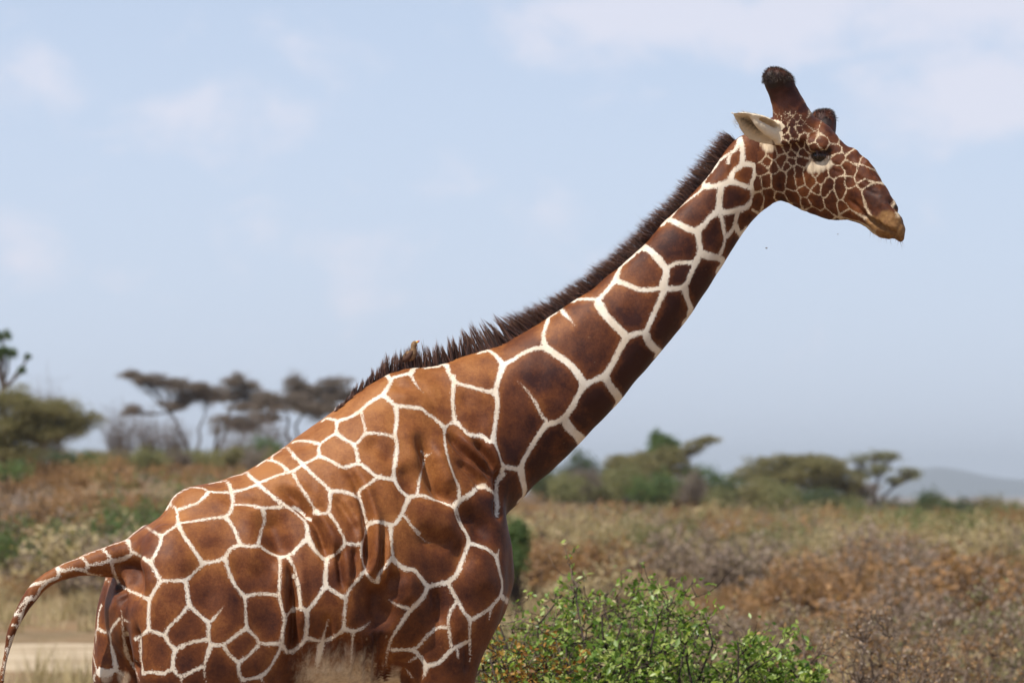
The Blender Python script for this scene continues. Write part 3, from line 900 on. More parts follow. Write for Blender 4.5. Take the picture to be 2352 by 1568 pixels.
col = t.mix(t.rng(t.math('ADD', t.attr('dark'), t.math('MULTIPLY', t.math('SUBTRACT', fine, .5), .5)), .2, .95, 0, .95, True), col, (.020, .013, .011))
t.base(col, .56, .23)
t.b.inputs['Sheen Weight'].default_value = .03; t.b.inputs['Sheen Roughness'].default_value = .4
hgt = t.math('ADD', t.math('MULTIPLY', grit, .5), t.math('ADD', t.math('MULTIPLY', fine, .6), t.math('MULTIPLY', f, -.5)))
t.bump(hgt, .42, .004)
HIDE = t.m

giraffe = link('giraffe', gm, HIDE)
tag(giraffe, 'large reticulated giraffe with chestnut patches, cream lines and lowered neck, standing side-on', 'giraffe')

# ---- hair
def strands(name, roots, mat, parent):
    """roots: list of (root, dir, length, width, bend) -> flat tapering tufts"""
    vs, fs, rv = [], [], []
    for (p, d, L, w, bend) in roots:
        p, d, bend = np.array(p), np.array(d, float), np.array(bend, float)
        d = d / np.linalg.norm(d)
        s = np.cross(d, rng.normal(size=3)); s /= np.linalg.norm(s)
        b = len(vs); r_ = rng.random()
        for i, k in enumerate((0, .35, .7)):
            q = p + d * L * k + bend * L * k * k; ww = w * (1 - .25 * i)
            vs.append(q - s * ww / 2); vs.append(q + s * ww / 2)
        vs.append(p + d * L + bend * L)
        fs += [(b, b + 1, b + 3, b + 2), (b + 2, b + 3, b + 5, b + 4), (b + 4, b + 5, b + 6)]
        rv += [r_ * .75, r_ * .75, r_ * .8, r_ * .8, min(1, r_ * .9 + .12), min(1, r_ * .9 + .12), min(1, r_ + .3)]
    me = mesh_from(name, vs, fs)
    attr(me, 'strand', rv)
    o_ = link(name, me, mat, parent); o_['kind'] = 'stuff'
    return o_
t = NT('mane_hair')
t.base(t.ramp(t.attr('strand'), [(0, (.034, .019, .016)), (.5, (.10, .046, .033)), (.85, (.19, .085, .05)), (1, (.30, .18, .115))]), .38, .5)
t.b.inputs['Sheen Weight'].default_value = .1
MANE_M = t.m
MB = fr('S', [(290, 668), (400, 575), (500, 500), (590, 440), (680, 388), (760, 350), (850, 326), (960, 312), (1100, 298), (1230, 262), (1350, 222)]) + fr('N', [(220, 615), (330, 572), (440, 510), (550, 440), (680, 370), (800, 290), (900, 205), (1000, 115), (1120, 10)]) + fr('U', [(560, 860), (640, 780), (750, 690), (850, 590), (930, 480), (1000, 375), (1100, 240), (1190, 150), (1250, 90)])
ARC = [0.0]
for a, b in zip(MB[:-1], MB[1:]): ARC.append(ARC[-1] + math.hypot(b[0] - a[0], b[1] - a[1]))
roots = []
mkeys = [(0, 14, 40), (60, 30, 62), (150, 46, 82), (250, 50, 94), (330, 56, 102), (400, 66, 120), (470, 66, 138), (560, 48, 148), (750, 43, 150), (950, 43, 150), (1150, 44, 152), (1350, 46, 156), (1450, 44, 158), (1560, 28, 158)]
MS = [m[0] for m in mkeys]
s = 0.0
while s < ARC[-1]:
    early = s < 470
    s += rng.uniform(3.6, 7.5) if early else rng.uniform(1.2, 2.8)
    if 281 < s < 286: continue
    u = np.interp(s, ARC, [p[0] for p in MB]); v = np.interp(s, ARC, [p[1] for p in MB])
    L = np.interp(s, MS, [m[1] for m in mkeys]) * (rng.uniform(.72, 1.18) if early else rng.uniform(.80, 1.10)); ang = R(np.interp(s, MS, [m[2] for m in mkeys]) + rng.normal() * 6)
    yc = float(np.interp(u, [a for a, _ in AX], [b for _, b in AX]))
    for side in range(2):
        lat_ = rng.normal() * .007
        tip = V3(P(u + math.cos(ang) * L, v - math.sin(ang) * L, yc + lat_ * 2.2 + rng.normal() * .006))
        for k in range(15 if early else 11):
            du = rng.normal() * (3.2 if early else 5.5)
            s2 = s + du
            ru = np.interp(s2, ARC, [p[0] for p in MB]); rv2 = np.interp(s2, ARC, [p[1] for p in MB])
            p = V3(P(ru, rv2 + 4, yc + lat_ + rng.normal() * .004)); h = bvh.find_nearest(Vector(p))
            p = np.array(h[0]) - np.array(h[1]) * .003
            tt = p + (tip - p) * rng.uniform(.55, 1.02) + rng.normal(size=3) * .0035 * (1 if early else 2.6)
            d = tt - p; Lm = np.linalg.norm(d)
            roots.append((p, d, Lm, .0032 if early else .0024, (0, 0, -.05 if early else -.09)))
strands('mane', roots, MANE_M, giraffe)
# hair on the ossicone tips
t = NT('horn_hair')
t.base(t.ramp(t.attr('strand'), [(0, (.018, .012, .011)), (.6, (.050, .030, .022)), (1, (.17, .125, .09))]), .6, .3)
roots = []
for cu, cv, y, ru, rv_, n in ((1786, 178, .145, 36, 27, 2200), (1890, 266, .342, 31, 22, 1200)):
    c = V3(P(cu, cv, y)); k = 0
    while k < n:
        d = rng.normal(size=3); d /= np.linalg.norm(d)
        if d[2] < -.35: continue
        h = bvh.ray_cast(Vector(c + d * .12), Vector(-d))
        k += 1
        if h[0] is None or (h[0] - Vector(c)).length > .075: continue
        nn = np.array(h[1])
        roots.append((np.array(h[0]) - nn * .002, nn + rng.normal(size=3) * .5 + np.array((0, 0, -.2)), (.008 + .009 * rng.random()), .0018, (0, 0, -.2)))
strands('horn_tuft', roots, t.m, giraffe)
# tail tuft
roots = []
tb = V3(P(-8, 1790, -.34))
for i in range(900):
    p = tb + rng.normal(size=3) * np.array((.012, .012, .06))
    roots.append((p, (rng.normal() * .14, rng.normal() * .14, -1), .45 + .35 * rng.random(), .004, (rng.normal() * .05, rng.normal() * .05, 0)))
strands('tail_tuft', roots, MANE_M, giraffe)
# ---- eyes
def lathe_ball(name, r, mat, parent, loc, sx=1, sy=1, sz=1, seg=28, rings_=18):
    bm = bmesh.new(); bmesh.ops.create_uvsphere(bm, u_segments=seg, v_segments=rings_, radius=r)
    for v in bm.verts: v.co = Vector((v.co.x * sx, v.co.y * sy, v.co.z * sz))
    me = bpy.data.meshes.new(name); bm.to_mesh(me); bm.free(); me.shade_smooth()
    o = link(name, me, mat, parent); o.location = loc
    return o
t = NT('eye_gloss'); t.base(t.mix(t.noise(t.obj(), 20), (.006, .004, .003), (.014, .008, .005)), .06, .5); EYE = t.m
eu, ev = fr('H', [(928, 758)])[0]
eh, en = hit(eu, ev)
eye_near = lathe_ball('eye', .031, EYE, giraffe, eh - en * .017, 1.2, 1, .85)
em = refl(np.array(eh - en * .017))
lathe_ball('eye', .031, EYE, giraffe, Vector(em), 1.2, 1, .85)
roots = []
for i in range(70):
    k = rng.random(); u = 855 + 140 * k; v = 742 - 26 * math.sin(math.pi * k) - 8 * k
    uu_, vv_ = fr('H', [(u, v)])[0]; h, hn = hit(uu_, vv_)
    if h is None: continue
    roots.append((np.array(h), np.array(hn) * 1.0 + np.array((.25, 0, -.55)) + rng.normal(size=3) * .12, .020 + .01 * rng.random(), .0012, (.05, 0, -.25)))
strands('eyelash', roots, MANE_M, giraffe)
t = NT('ear_hair'); t.base(t.ramp(t.attr('strand'), [(0, (.30, .24, .18)), (1, (.80, .72, .58))]), .6, .2)
roots = []
for (q_, k, tt) in EAR_PTS[:364]:
    if .08 < k < .8 and abs(tt) < .9:
        for m in range(2): roots.append((q_ + rng.normal(size=3) * .003 + np.array((-.45, -.85, -.3)) * .006, np.array((-.75, -.35, .35)) + rng.normal(size=3) * .25, .018 + .014 * rng.random(), .0013, (0, 0, -.1)))
strands('ear_hair', roots, t.m, giraffe)
# whiskers on the lips and chin
roots = []
for (x, y) in [(1300 + 12 * i, 1300 + 5 * i) for i in range(14)] + [(1480 + 5 * i, 1340 + 4 * i) for i in range(12)]:
    h, hn = hit2(*fr('H', [(x, y)])[0])
    if h is not None: roots.append((np.array(h), np.array(hn) + np.array((.2, 0, -1.0)) + rng.normal(size=3) * .3, .02 + .02 * rng.random(), .0009, (0, 0, -.1)))
strands('whisker', roots, MANE_M, giraffe)
# ---------------------------------------------------------------- terrain
def zcrest(x): return np.interp(x, [-60, -27, -10, 5, 30, 60], [4.4, 4.0, 2.6, 1.0, .5, .2])
def zg(x, y):
    d = np.asarray(y, float) + CAM_D; x = np.asarray(x, float)
    k = sst(d, 40, 250); b = sst(d, 270, 900)
    lump = .10 * np.sin(x * .31 + d * .17) * np.sin(d * .23 - x * .11) * sst(d, 30, 60)
    xs = x * 250 / np.maximum(d, 60)
    return zcrest(xs) * k * (1 - b) - 12 * b + lump * (1 - b)
def ground_uv(u, d):
    """point of the ground at distance d below the picture column u"""
    y = d - CAM_D; x = (u - 1176.0) / FPX * d
    return Vector((x, y, float(zg(x, y))))
ys = np.concatenate([np.linspace(-40, 60, 60), np.linspace(62, 300, 90), np.geomspace(305, 14000, 40)])
xs_ = np.concatenate([-np.geomspace(14000, 90, 16), np.linspace(-80, 80, 110), np.geomspace(90, 14000, 16)])
gx, gy = np.meshgrid(xs_, ys)
gz = zg(gx, gy)
nr, nc = gx.shape
idx = np.arange(nr * nc).reshape(nr, nc)
q = np.stack([idx[:-1, :-1], idx[:-1, 1:], idx[1:, 1:], idx[1:, :-1]], -1).reshape(-1, 4)
gme = fast_mesh('ground', np.stack([gx, gy, gz], -1).reshape(-1, 3), q); gme.shade_smooth()
t = NT('dry_soil'); pos = t.geo()
a = t.noise(pos, .35, 5, .6); b = t.noise(pos, 2.3, 5, .65); c = t.noise(pos, 18, 4, .7)
colr = t.mix(t.rng(a, .35, .65), (.23, .165, .095), (.30, .185, .095))
colr = t.mix(t.rng(b, .5, .72), colr, (.36, .27, .16)); colr = t.mix(t.rng(t.noise(pos, .9, 4, .6), .58, .72, 0, .7), colr, (.13, .13, .05))
colr = t.mix(t.rng(c, .3, .7, 0, .5), colr, t.mix(1.0, colr, (.55, .52, .5), 'MULTIPLY'))
t.base(colr, .95, .1); t.bump(t.math('ADD', b, t.math('MULTIPLY', c, .4)), .8, .08)
tag(link('ground', gme, t.m), kind='structure')
# sandy track
n = 60; pv = []
for i in range(n + 1):
    x = -60 + 58.5 * i / n
    dm = 51 + 1.2 * math.sin(x * .12) - .10 * (x + 6)
    for j in range(7):
        y = dm - CAM_D + (j - 3) * 1.55; pv.append((x, y, float(zg(x, y)) + (.02, .03, .02, .06, .02, .03, .02)[j] - (.09 if j in (0, 6) else 0) + .02 * noise.noise(Vector((x * .8, y, 0)))))
pf = [(i * 7 + j, (i + 1) * 7 + j, (i + 1) * 7 + j + 1, i * 7 + j + 1) for i in range(n) for j in range(6)]
t = NT('track_sand'); pos = t.geo()
t.base(t.mix(t.rng(t.noise(pos, 1.1, 5, .65, stretch=(.3, 1.6, 1)), .4, .62), (.54, .43, .30), (.30, .215, .125)), .95, .1); t.bump(t.noise(pos, 9, 4, .6), .6, .03)
tag(link('path', mesh_from('path', pv, pf), t.m), kind='structure')
# far mountains
def mountain(name, d, prof, depth):
    vs, fs = [], []
    pr = catmull([(a, b) for a, b in prof], 14)
    n = len(pr); m = 15
    for i, (u, v) in enumerate(pr):
        for j in range(m):
            k = j / (m - 1); dd = d + (k - .5) * depth
            x = (u - 1176) / FPX * d * (1 + (k - .5) * depth / d * .3)
            top = CAM_H + (1130 - v) / FPX * d
            w = math.sin(math.pi * k) ** 1.2
            nz = noise.fractal(Vector((x / 700, dd / 700, 1.7)), 1.0, 2.1, 6) * 22
            vs.append((x, dd, -14 + (top + 14) * w + nz * w * (.35 if abs(k - .5) < .04 else 1)))
    for i in range(n - 1):
        for j in range(m - 1):
            a = i * m + j; fs.append((a, a + m, a + m + 1, a + 1))
    t = NT('mountain_scrub'); pos = t.geo()
    t.base(t.mix(t.noise(pos, .006, 6, .7), (.05, .055, .045), (.075, .07, .055)), 1.0, 0.0)
    o = link(name, mesh_from(name, vs, fs), t.m); tag(o, kind='structure')
mountain('mountain', 12800, [(1500, 1128), (1750, 1122), (1950, 1112), (2060, 1092), (2110, 1079), (2150, 1071), (2210, 1079), (2260, 1090), (2310, 1097), (2352, 1100), (2420, 1105), (2520, 1098), (2700, 1090), (2950, 1110), (3200, 1128)], 2600)
mountain('mountain', 13000, [(-900, 1120), (-600, 1095), (-300, 1080), (-100, 1068), (80, 1056), (200, 1050), (270, 1054), (380, 1066), (520, 1080), (700, 1098), (900, 1122)], 2600)

# ---------------------------------------------------------------- vegetation builders
def leaf_mesh(name, cen, size, nrm_bias=None, aspect=.55, vals=None, fold=.25):
    """one folded diamond (2 triangles) per leaf"""
    n = len(cen); cen = np.asarray(cen, float)
    size = np.broadcast_to(np.asarray(size, float), (n,)) * rng.uniform(.7, 1.3, n)
    a = rng.normal(size=(n, 3))
    if nrm_bias is not None: a = a * .75 + nrm_bias
    a /= np.linalg.norm(a, axis=1)[:, None]
    h = rng.normal(size=(n, 3)); d = np.cross(a, h); d /= np.linalg.norm(d, axis=1)[:, None]
    s = np.cross(a, d)
    L = size[:, None]
    v = np.stack([cen - d * L * .5, cen + s * L * aspect * .5 + a * L * fold * .3, cen + d * L * .5, cen - s * L * aspect * .5 + a * L * fold * .3], 1).reshape(-1, 3)
    b = np.arange(n)[:, None] * 4
    f = np.concatenate([b + np.array([[0, 1, 2]]), b + np.array([[0, 2, 3]])], 1).reshape(-1, 3)
    me = fast_mesh(name, v, f, 3)
    attr(me, 'leaf', np.repeat(rng.random(n) if vals is None else vals, 4))
    return me
def tubes_mesh(name, lines, n=6):
    """lines: list of [(point, radius), ...]"""
    vs, fs = [], []
    for ln in lines:
        b = len(vs); m = len(ln)
        for i, (p, r) in enumerate(ln):
            d = Vector(ln[min(i + 1, m - 1)][0]) - Vector(ln[max(i - 1, 0)][0])
            if d.length < 1e-9: d = Vector((0, 0, 1))
            d.normalize(); s = d.orthogonal().normalized(); w = d.cross(s)
            for j in range(n):
                a = 2 * math.pi * j / n; vs.append(Vector(p) + (s * math.cos(a) + w * math.sin(a)) * r)
        for i in range(m - 1):
            for j in range(n):
                a, c = b + i * n + j, b + i * n + (j + 1) % n; fs.append((a, c, c + n, a + n))
        fs.append(tuple(b + j for j in range(n))[::-1]); fs.append(tuple(b + (m - 1) * n + j for j in range(n)))
    return mesh_from(name, vs, fs)
def leafmat(name, dark, mid, light, rough=.6, trans=.25, spec=.35):
    t = NT(name)
    c = t.ramp(t.attr('leaf'), [(0, dark), (.5, mid), (1, light)])
    t.base(c, rough, spec)
    tr = t.n.new('ShaderNodeBsdfTranslucent'); t.l.new(t.mix(1.0, c, (1.5, 1.6, .9), 'MULTIPLY'), tr.inputs[0])
    mx = t.n.new('ShaderNodeMixShader'); mx.inputs[0].default_value = trans
    t.l.new(t.b.outputs[0], mx.inputs[1]); t.l.new(tr.outputs[0], mx.inputs[2])
    t.l.new(mx.outputs[0], t.n['Material Output'].inputs[0])
    return t.m
BARK = plain('grey_bark', (.10, .075, .06), .9, .1, .4, 12)
BARK2 = plain('dark_bark', (.055, .040, .034), .9, .1, .4, 20)
TWIG = plain('dry_twig', (.16, .115, .085), .9, .1, .4, 20)
M_OLIVE = leafmat('olive_leaf', (.125, .115, .045), (.205, .18, .072), (.30, .25, .115))
M_GREY = leafmat('grey_thorn_leaf', (.13, .10, .085), (.19, .145, .118), (.26, .205, .165))
M_GREEN = leafmat('green_leaf', (.05, .085, .022), (.09, .145, .038), (.155, .205, .065))
M_DKGREEN = leafmat('dark_green_leaf', (.042, .062, .026), (.068, .098, .040), (.12, .145, .065))
M_FRESH = leafmat('fresh_leaf', (.075, .14, .016), (.18, .28, .036), (.44, .48, .14), .42, .35, .5)
M_RUST = leafmat('rust_leaf', (.20, .105, .045), (.31, .17, .072), (.42, .25, .115))
M_MAUVE = leafmat('mauve_twig', (.17, .12, .095), (.26, .19, .145), (.37, .29, .22))
M_STRAW = leafmat('straw_leaf', (.28, .21, .11), (.40, .31, .165), (.54, .43, .25))
M_SAGE = leafmat('sage_leaf', (.12, .12, .045), (.19, .185, .075), (.28, .26, .12))
M_ORANGE = leafmat('orange_leaf', (.18, .075, .018), (.32, .15, .025), (.42, .25, .04), .5, .3, .4)

def branch_to(a, b, r0, r1, sag=.12, jit=.05, n=7):
    a, b = Vector(a), Vector(b); L = (b - a).length; out = []
    for i in range(n + 1):
        k = i / n
        p = a.lerp(b, k) + Vector((0, 0, -sag * L * math.sin(math.pi * k)))
        if 0 < i < n: p += Vector(rng.normal(size=3)) * jit * L * .25
        out.append((p, r0 + (r1 - r0) * k))
    return out
def flat_tree(name, label, frame, d, base, forks, discs, lmat, bark=BARK, leaf=.16, dens=1.0, group=None, thick=1.0):
    """forks: picture points of the main limbs; discs: u v rx rz (px) flat leaf layers, each held by a limb"""
    s = FR[frame][0] if frame else 1.0
    cv = (lambda q: fr(frame, [q])[0]) if frame else (lambda q: q)
    y0 = d - CAM_D; pxm = FPX / d
    bu, bv = cv(base); B = P(bu, bv, y0); B.z = min(B.z, float(zg(B.x, B.y)))
    B.z = float(zg(B.x, B.y)) - .05
    root = empty(name, B); tag(root, label, 'tree', group)
    fk = [P(*cv(f), y0 + rng.uniform(-.6, .6)) for f in forks]
    rt = .16 * thick
    lines = []
    for i, f in enumerate(fk): lines.append(branch_to(B, f, rt if i == 0 else rt * .7, rt * .5, -.03, .12))
    cen = []
    for (x, y, rx, rz) in discs:
        u, v = cv((x, y)); rxm, rzm = rx * s / pxm, rz * s / pxm
        C = P(u, v, y0 + rng.uniform(-1, 1) * rxm * .5)
        f = min(fk + [B + Vector((0, 0, .8))], key=lambda q: (q - C).length)
        mid = C - Vector((0, 0, rzm * .7))
        lines.append(branch_to(f, mid, rt * .40, rt * .14, .05, .07))
        limb = lines[-1]
        for k in range(int(16 + 10 * rxm)):
            a = rng.random() * 6.28; r_ = rxm * math.sqrt(rng.random())
            tip = C + Vector((math.cos(a) * r_, math.sin(a) * r_ * .8, rzm * rng.uniform(-.4, .7)))
            st = limb[rng.integers(2, 8)][0]
            lines.append(branch_to(st, tip, rt * .11, rt * .035, .05, .16, 5))
        for sub in range(int(5 + 3 * rxm)):
            a = rng.random() * 6.283; r0 = rxm * .82 * math.sqrt(rng.random())
            sc = np.array((C.x + math.cos(a) * r0, C.y + math.sin(a) * r0 * .8, C.z + rzm * rng.uniform(-1.0, .9) - .25 * rzm * (r0 / rxm)))
            sr = rxm * rng.uniform(.34, .62)
            n = int(330 * dens * max(.25, sr * sr)); nc_ = max(5, n // 18)
            aa = rng.random(nc_) * 6.283; rr = np.sqrt(rng.random(nc_)) * sr
            cc = sc + np.stack([np.cos(aa) * rr, np.sin(aa) * rr * .85, rng.normal(size=nc_) * rzm * .38 - .22 * rr], 1)
            cen.append(cc[rng.integers(0, nc_, n)] + rng.normal(size=(n, 3)) * np.array((.17, .17, .09)))
            for m in range(5):
                st = limb[rng.integers(4, 8)][0]; lines.append(branch_to(st, Vector(cc[rng.integers(0, nc_)]), rt * .075, rt * .03, .04, .16, 4))
    iv = np.array(B)
    for ln in lines:
        for i in range(len(ln)): ln[i] = (ln[i][0] - B, ln[i][1])
    link('trunk', tubes_mesh('trunk', lines), bark, root)
    cn = np.concatenate(cen) - iv
    cr_ = link('crown', leaf_mesh('crown', cn, leaf, None, .6), lmat, root)
    return root
G_AC = 'flat-topped acacia trees on the ridge'
FR['Z'] = (.33859, 0, 704.4); FR['Y'] = (.5312, 1102.5, 918.75)
flat_tree('acacia_tree', 'leafless grey flat-topped acacia with slanting forked trunk, behind the giraffe\'s lowest back', 'Z', 250, (1335, 975), [(1150, 720), (1370, 780)], [(905, 452, 75, 16), (1010, 478, 110, 20), (1130, 502, 130, 22), (1270, 515, 140, 26), (1420, 560, 120, 24), (890, 700, 60, 26), (1180, 640, 120, 30), (1300, 600, 120, 30)], M_GREY, BARK, .11, 2.5, G_AC)
flat_tree('acacia_tree', 'grey acacia with stacked flat layers between two other bare acacias', 'Z', 258, (1440, 985), [(1480, 760), (1580, 640)], [(1600, 485, 110, 34), (1680, 520, 110, 26), (1720, 645, 170, 30), (1600, 780, 170, 40), (1480, 600, 120, 30), (1640, 580, 130, 34)], M_GREY, BARK, .11, 2.5, G_AC)
flat_tree('acacia_tree', 'broad grey bare acacia just behind the short front end of the mane', 'Z', 246, (1960, 980), [(1960, 760), (2060, 680)], [(2000, 490, 110, 34), (2090, 560, 190, 40), (2140, 640, 170, 36), (2290, 500, 110, 30), (1900, 610, 160, 30), (1800, 720, 130, 40), (2200, 700, 130, 40), (2000, 640, 150, 40), (2330, 590, 150, 30)], M_GREY, BARK, .11, 2.5, G_AC)
flat_tree('acacia_tree', 'olive acacia with dense rounded crown under the fan palm', 'Z', 150, (5, 1120), [(80, 880), (-90, 820)], [(60, 590, 190, 55), (230, 640, 200, 60), (400, 690, 190, 55), (520, 745, 150, 30), (120, 720, 210, 60), (300, 760, 190, 50), (60, 820, 170, 50), (-150, 640, 220, 70), (-250, 760, 220, 70), (210, 860, 170, 45), (-350, 700, 200, 70), (370, 830, 170, 45), (90, 930, 190, 50), (480, 800, 130, 30), (-60, 900, 180, 60)], M_OLIVE, BARK2, .085, 3.6, None, .8)
flat_tree('acacia_tree', 'olive brown acacia in front of the round green treetop', 'Y', 250, (690, 420), [(700, 320), (800, 300)], [(640, 250, 100, 20), (740, 245, 120, 24), (850, 235, 100, 30), (905, 205, 60, 20), (965, 168, 75, 10), (770, 295, 130, 30), (600, 290, 90, 24), (850, 290, 80, 26)], M_OLIVE, BARK, .115, 1.8, G_AC)
flat_tree('round_tree', 'round green treetop rising behind an olive brown acacia', 'Y', 268, (790, 400), [(790, 250)], [(790, 165, 50, 26), (780, 190, 60, 26), (815, 185, 50, 26), (795, 215, 60, 22)], M_GREEN, BARK, .15, 3.4)
flat_tree('acacia_tree', 'tallest umbrella acacia with a dark forked trunk on the brown slope', 'Y', 235, (1392, 500), [(1385, 350), (1420, 430)], [(1280, 255, 110, 20), (1370, 245, 130, 18), (1470, 262, 130, 20), (1230, 300, 130, 22), (1400, 300, 160, 24), (1530, 300, 110, 22), (1170, 335, 80, 20), (1450, 360, 120, 20), (1290, 360, 120, 24), (1580, 350, 100, 20)], M_OLIVE, BARK2, .11, 1.35, G_AC)
flat_tree('acacia_tree', 'low spreading brown acacia at the foot of the tallest umbrella acacia', 'Y', 228, (1250, 505), [(1230, 440)], [(1130, 420, 110, 22), (1230, 400, 130, 28), (1300, 430, 110, 30), (1200, 450, 120, 26), (1060, 440, 90, 20)], M_OLIVE, BARK2, .11, 2.2, G_AC)
flat_tree('thorn_tree', 'thin open grey-green tree with upswept limbs in front of the blue mountain', 'Y', 240, (1690, 480), [(1720, 350), (1650, 370), (1780, 380)], [(1640, 250, 60, 16), (1700, 238, 60, 16), (1770, 235, 70, 14), (1845, 300, 50, 16), (1790, 340, 60, 12), (1640, 310, 70, 16), (1860, 320, 40, 12), (1720, 290, 70, 14)], M_SAGE, BARK, .11, 1.0)
flat_tree('thorn_tree', 'small flat brown tree between the umbrella acacia and the open grey-green tree', 'Y', 236, (1610, 480), [(1600, 400)], [(1580, 360, 80, 18), (1640, 380, 80, 18), (1600, 410, 100, 22)], M_GREY, BARK2, .15, 1.2)

def bush(name, label, frame, d, blobs_, lmat, leaf=.1, dens=1.0, cat='bush', group=None, bark=BARK2):
    s = FR[frame][0]; y0 = d - CAM_D; pxm = FPX / d
    u0, v0 = fr(frame, [blobs_[0][:2]])[0]
    B = P(u0, v0, y0); B.z = float(zg(B.x, B.y)) - .03
    root = empty(name, B); tag(root, label, cat, group)
    cen, lines = [], []
    for (x, y, rx, rz) in blobs_:
        u, v = fr(frame, [(x, y)])[0]; C = P(u, v, y0 + rng.uniform(-.3, .3)); rxm, rzm = rx * s / pxm, rz * s / pxm
        n = int(700 * dens * max(.4, rxm * rzm)); nc_ = max(8, n // 22)
        q = rng.normal(size=(nc_, 3)); q /= np.linalg.norm(q, axis=1)[:, None]
        q = q * (rng.random(nc_) ** .35)[:, None] * np.array((rxm, rxm * .85, rzm)) * rng.uniform(.75, 1.15, (nc_, 1))
        cc = q + np.array(C)
        cc[:, 2] = np.maximum(cc[:, 2], B.z + .1)
        cen.append(cc[rng.integers(0, nc_, n)] + rng.normal(size=(n, 3)) * leaf * 1.3)
        for k in range(8):
            tip = Vector(cc[rng.integers(0, nc_)]); lines.append(branch_to(B + Vector(rng.normal(size=3)) * .06, tip, .03 * min(1.5, rzm + .3), .006, .02, .2, 6))
    for ln in lines:
        for i in range(len(ln)): ln[i] = (ln[i][0] - B, ln[i][1])
    link('stem', tubes_mesh('stem', lines, 5), bark, root)
    link('foliage', leaf_mesh('foliage', np.concatenate(cen) - np.array(B), leaf, None, .6), lmat, root)
    return root
bush('bush', 'wide dark green bush on the skyline in front of the blue mountain', 'Y', 215, [(2065, 470, 95, 52), (2120, 500, 60, 40), (1990, 500, 60, 40)], M_DKGREEN, .14, 2.2)
bush('bush', 'small dark green bush on the skyline beside the wide dark green one', 'Y', 225, [(1945, 430, 65, 42), (1930, 470, 60, 40)], M_DKGREEN, .14, 2.2)
bush('bush', 'low dull green bush where the skyline falls toward the blue mountain', 'Y', 205, [(2270, 495, 80, 26), (2360, 510, 80, 26), (2200, 510, 60, 22)], M_GREEN, .14, 2.0)
bush('bush', 'dark green tall bush touching the underside of the giraffe\'s neck', 'Y', 240, [(430, 280, 70, 60), (480, 320, 60, 50), (390, 330, 60, 50)], M_DKGREEN, .15, 2.0)
bush('bush', 'sage green bush mass under the neck beside the darker tall bush', 'Y', 225, [(480, 400, 100, 45), (370, 410, 90, 50), (560, 410, 70, 40)], M_SAGE, .14, 1.9)
bush('bush', 'brown thicket below the olive acacia\'s trunk', 'Y', 230, [(570, 350, 60, 50), (660, 370, 70, 45), (740, 400, 60, 40)], M_OLIVE, .14, 1.8)
bush('bush', 'fresh green bush between the olive brown acacia and the umbrella acacia', 'Y', 235, [(960, 320, 70, 50), (900, 370, 60, 40), (1030, 350, 60, 40)], M_GREEN, .14, 1.9)
bush('bush', 'grey-green bush row at the foot of the fresh green bush', 'Y', 222, [(850, 420, 100, 35), (960, 430, 90, 36), (760, 440, 80, 30), (1060, 450, 70, 30)], M_SAGE, .13, 1.9)
bush('bush', 'olive thicket behind the umbrella acacia\'s trunk', 'Y', 238, [(1500, 440, 100, 45), (1420, 460, 80, 36), (1590, 450, 70, 40)], M_OLIVE, .14, 1.9)
bush('bush', 'dark green low bush below the open grey-green tree', 'Y', 220, [(1660, 495, 80, 30), (1740, 480, 70, 30), (1580, 500, 60, 26)], M_DKGREEN, .13, 1.9)
bush('bush', 'sage low bush between the skyline bushes and the open tree', 'Y', 214, [(1830, 500, 90, 34), (1900, 520, 70, 26)], M_SAGE, .13, 1.9)
bush('bush', 'tall dark olive bush half hidden behind the giraffe\'s chest', 'Y', 66, [(150, 620, 66, 80), (140, 700, 72, 80), (165, 570, 46, 50)], M_GREEN, .045, 7.0)
bush('bush', 'bright green feathery bush peeping over the giraffe\'s back', 'Z', 210, [(1790, 940, 95, 60), (1850, 980, 90, 60), (1680, 1000, 100, 50)], M_GREEN, .13, 1.9)
bush('bush', 'dark olive bush below the slanting acacia trunk', 'Z', 200, [(1050, 1030, 150, 50), (1200, 1040, 140, 50), (940, 1050, 90, 40)], M_DKGREEN, .13, 1.8)
bush('bush', 'olive bush at the foot of the stacked grey acacia', 'Z', 205, [(1380, 1030, 150, 46), (1500, 1040, 110, 40)], M_OLIVE, .13, 1.8)
bush('bush', 'dark olive bush beneath the dense olive acacia', 'Z', 170, [(330, 1020, 150, 55), (450, 1040, 120, 45), (180, 1040, 120, 45)], M_DKGREEN, .11, 1.8)
bush('bush', 'green low bush at the foot of the leaning olive acacia trunk', 'Z', 130, [(120, 1120, 130, 45), (-40, 1120, 130, 50)], M_GREEN, .09, 2.0)
bush('bush', 'low yellow-olive bush on the ridge left of the bright feathery one', 'Z', 190, [(700, 1030, 130, 36), (820, 1040, 110, 36), (600, 1030, 90, 30)], M_OLIVE, .12, 1.8)
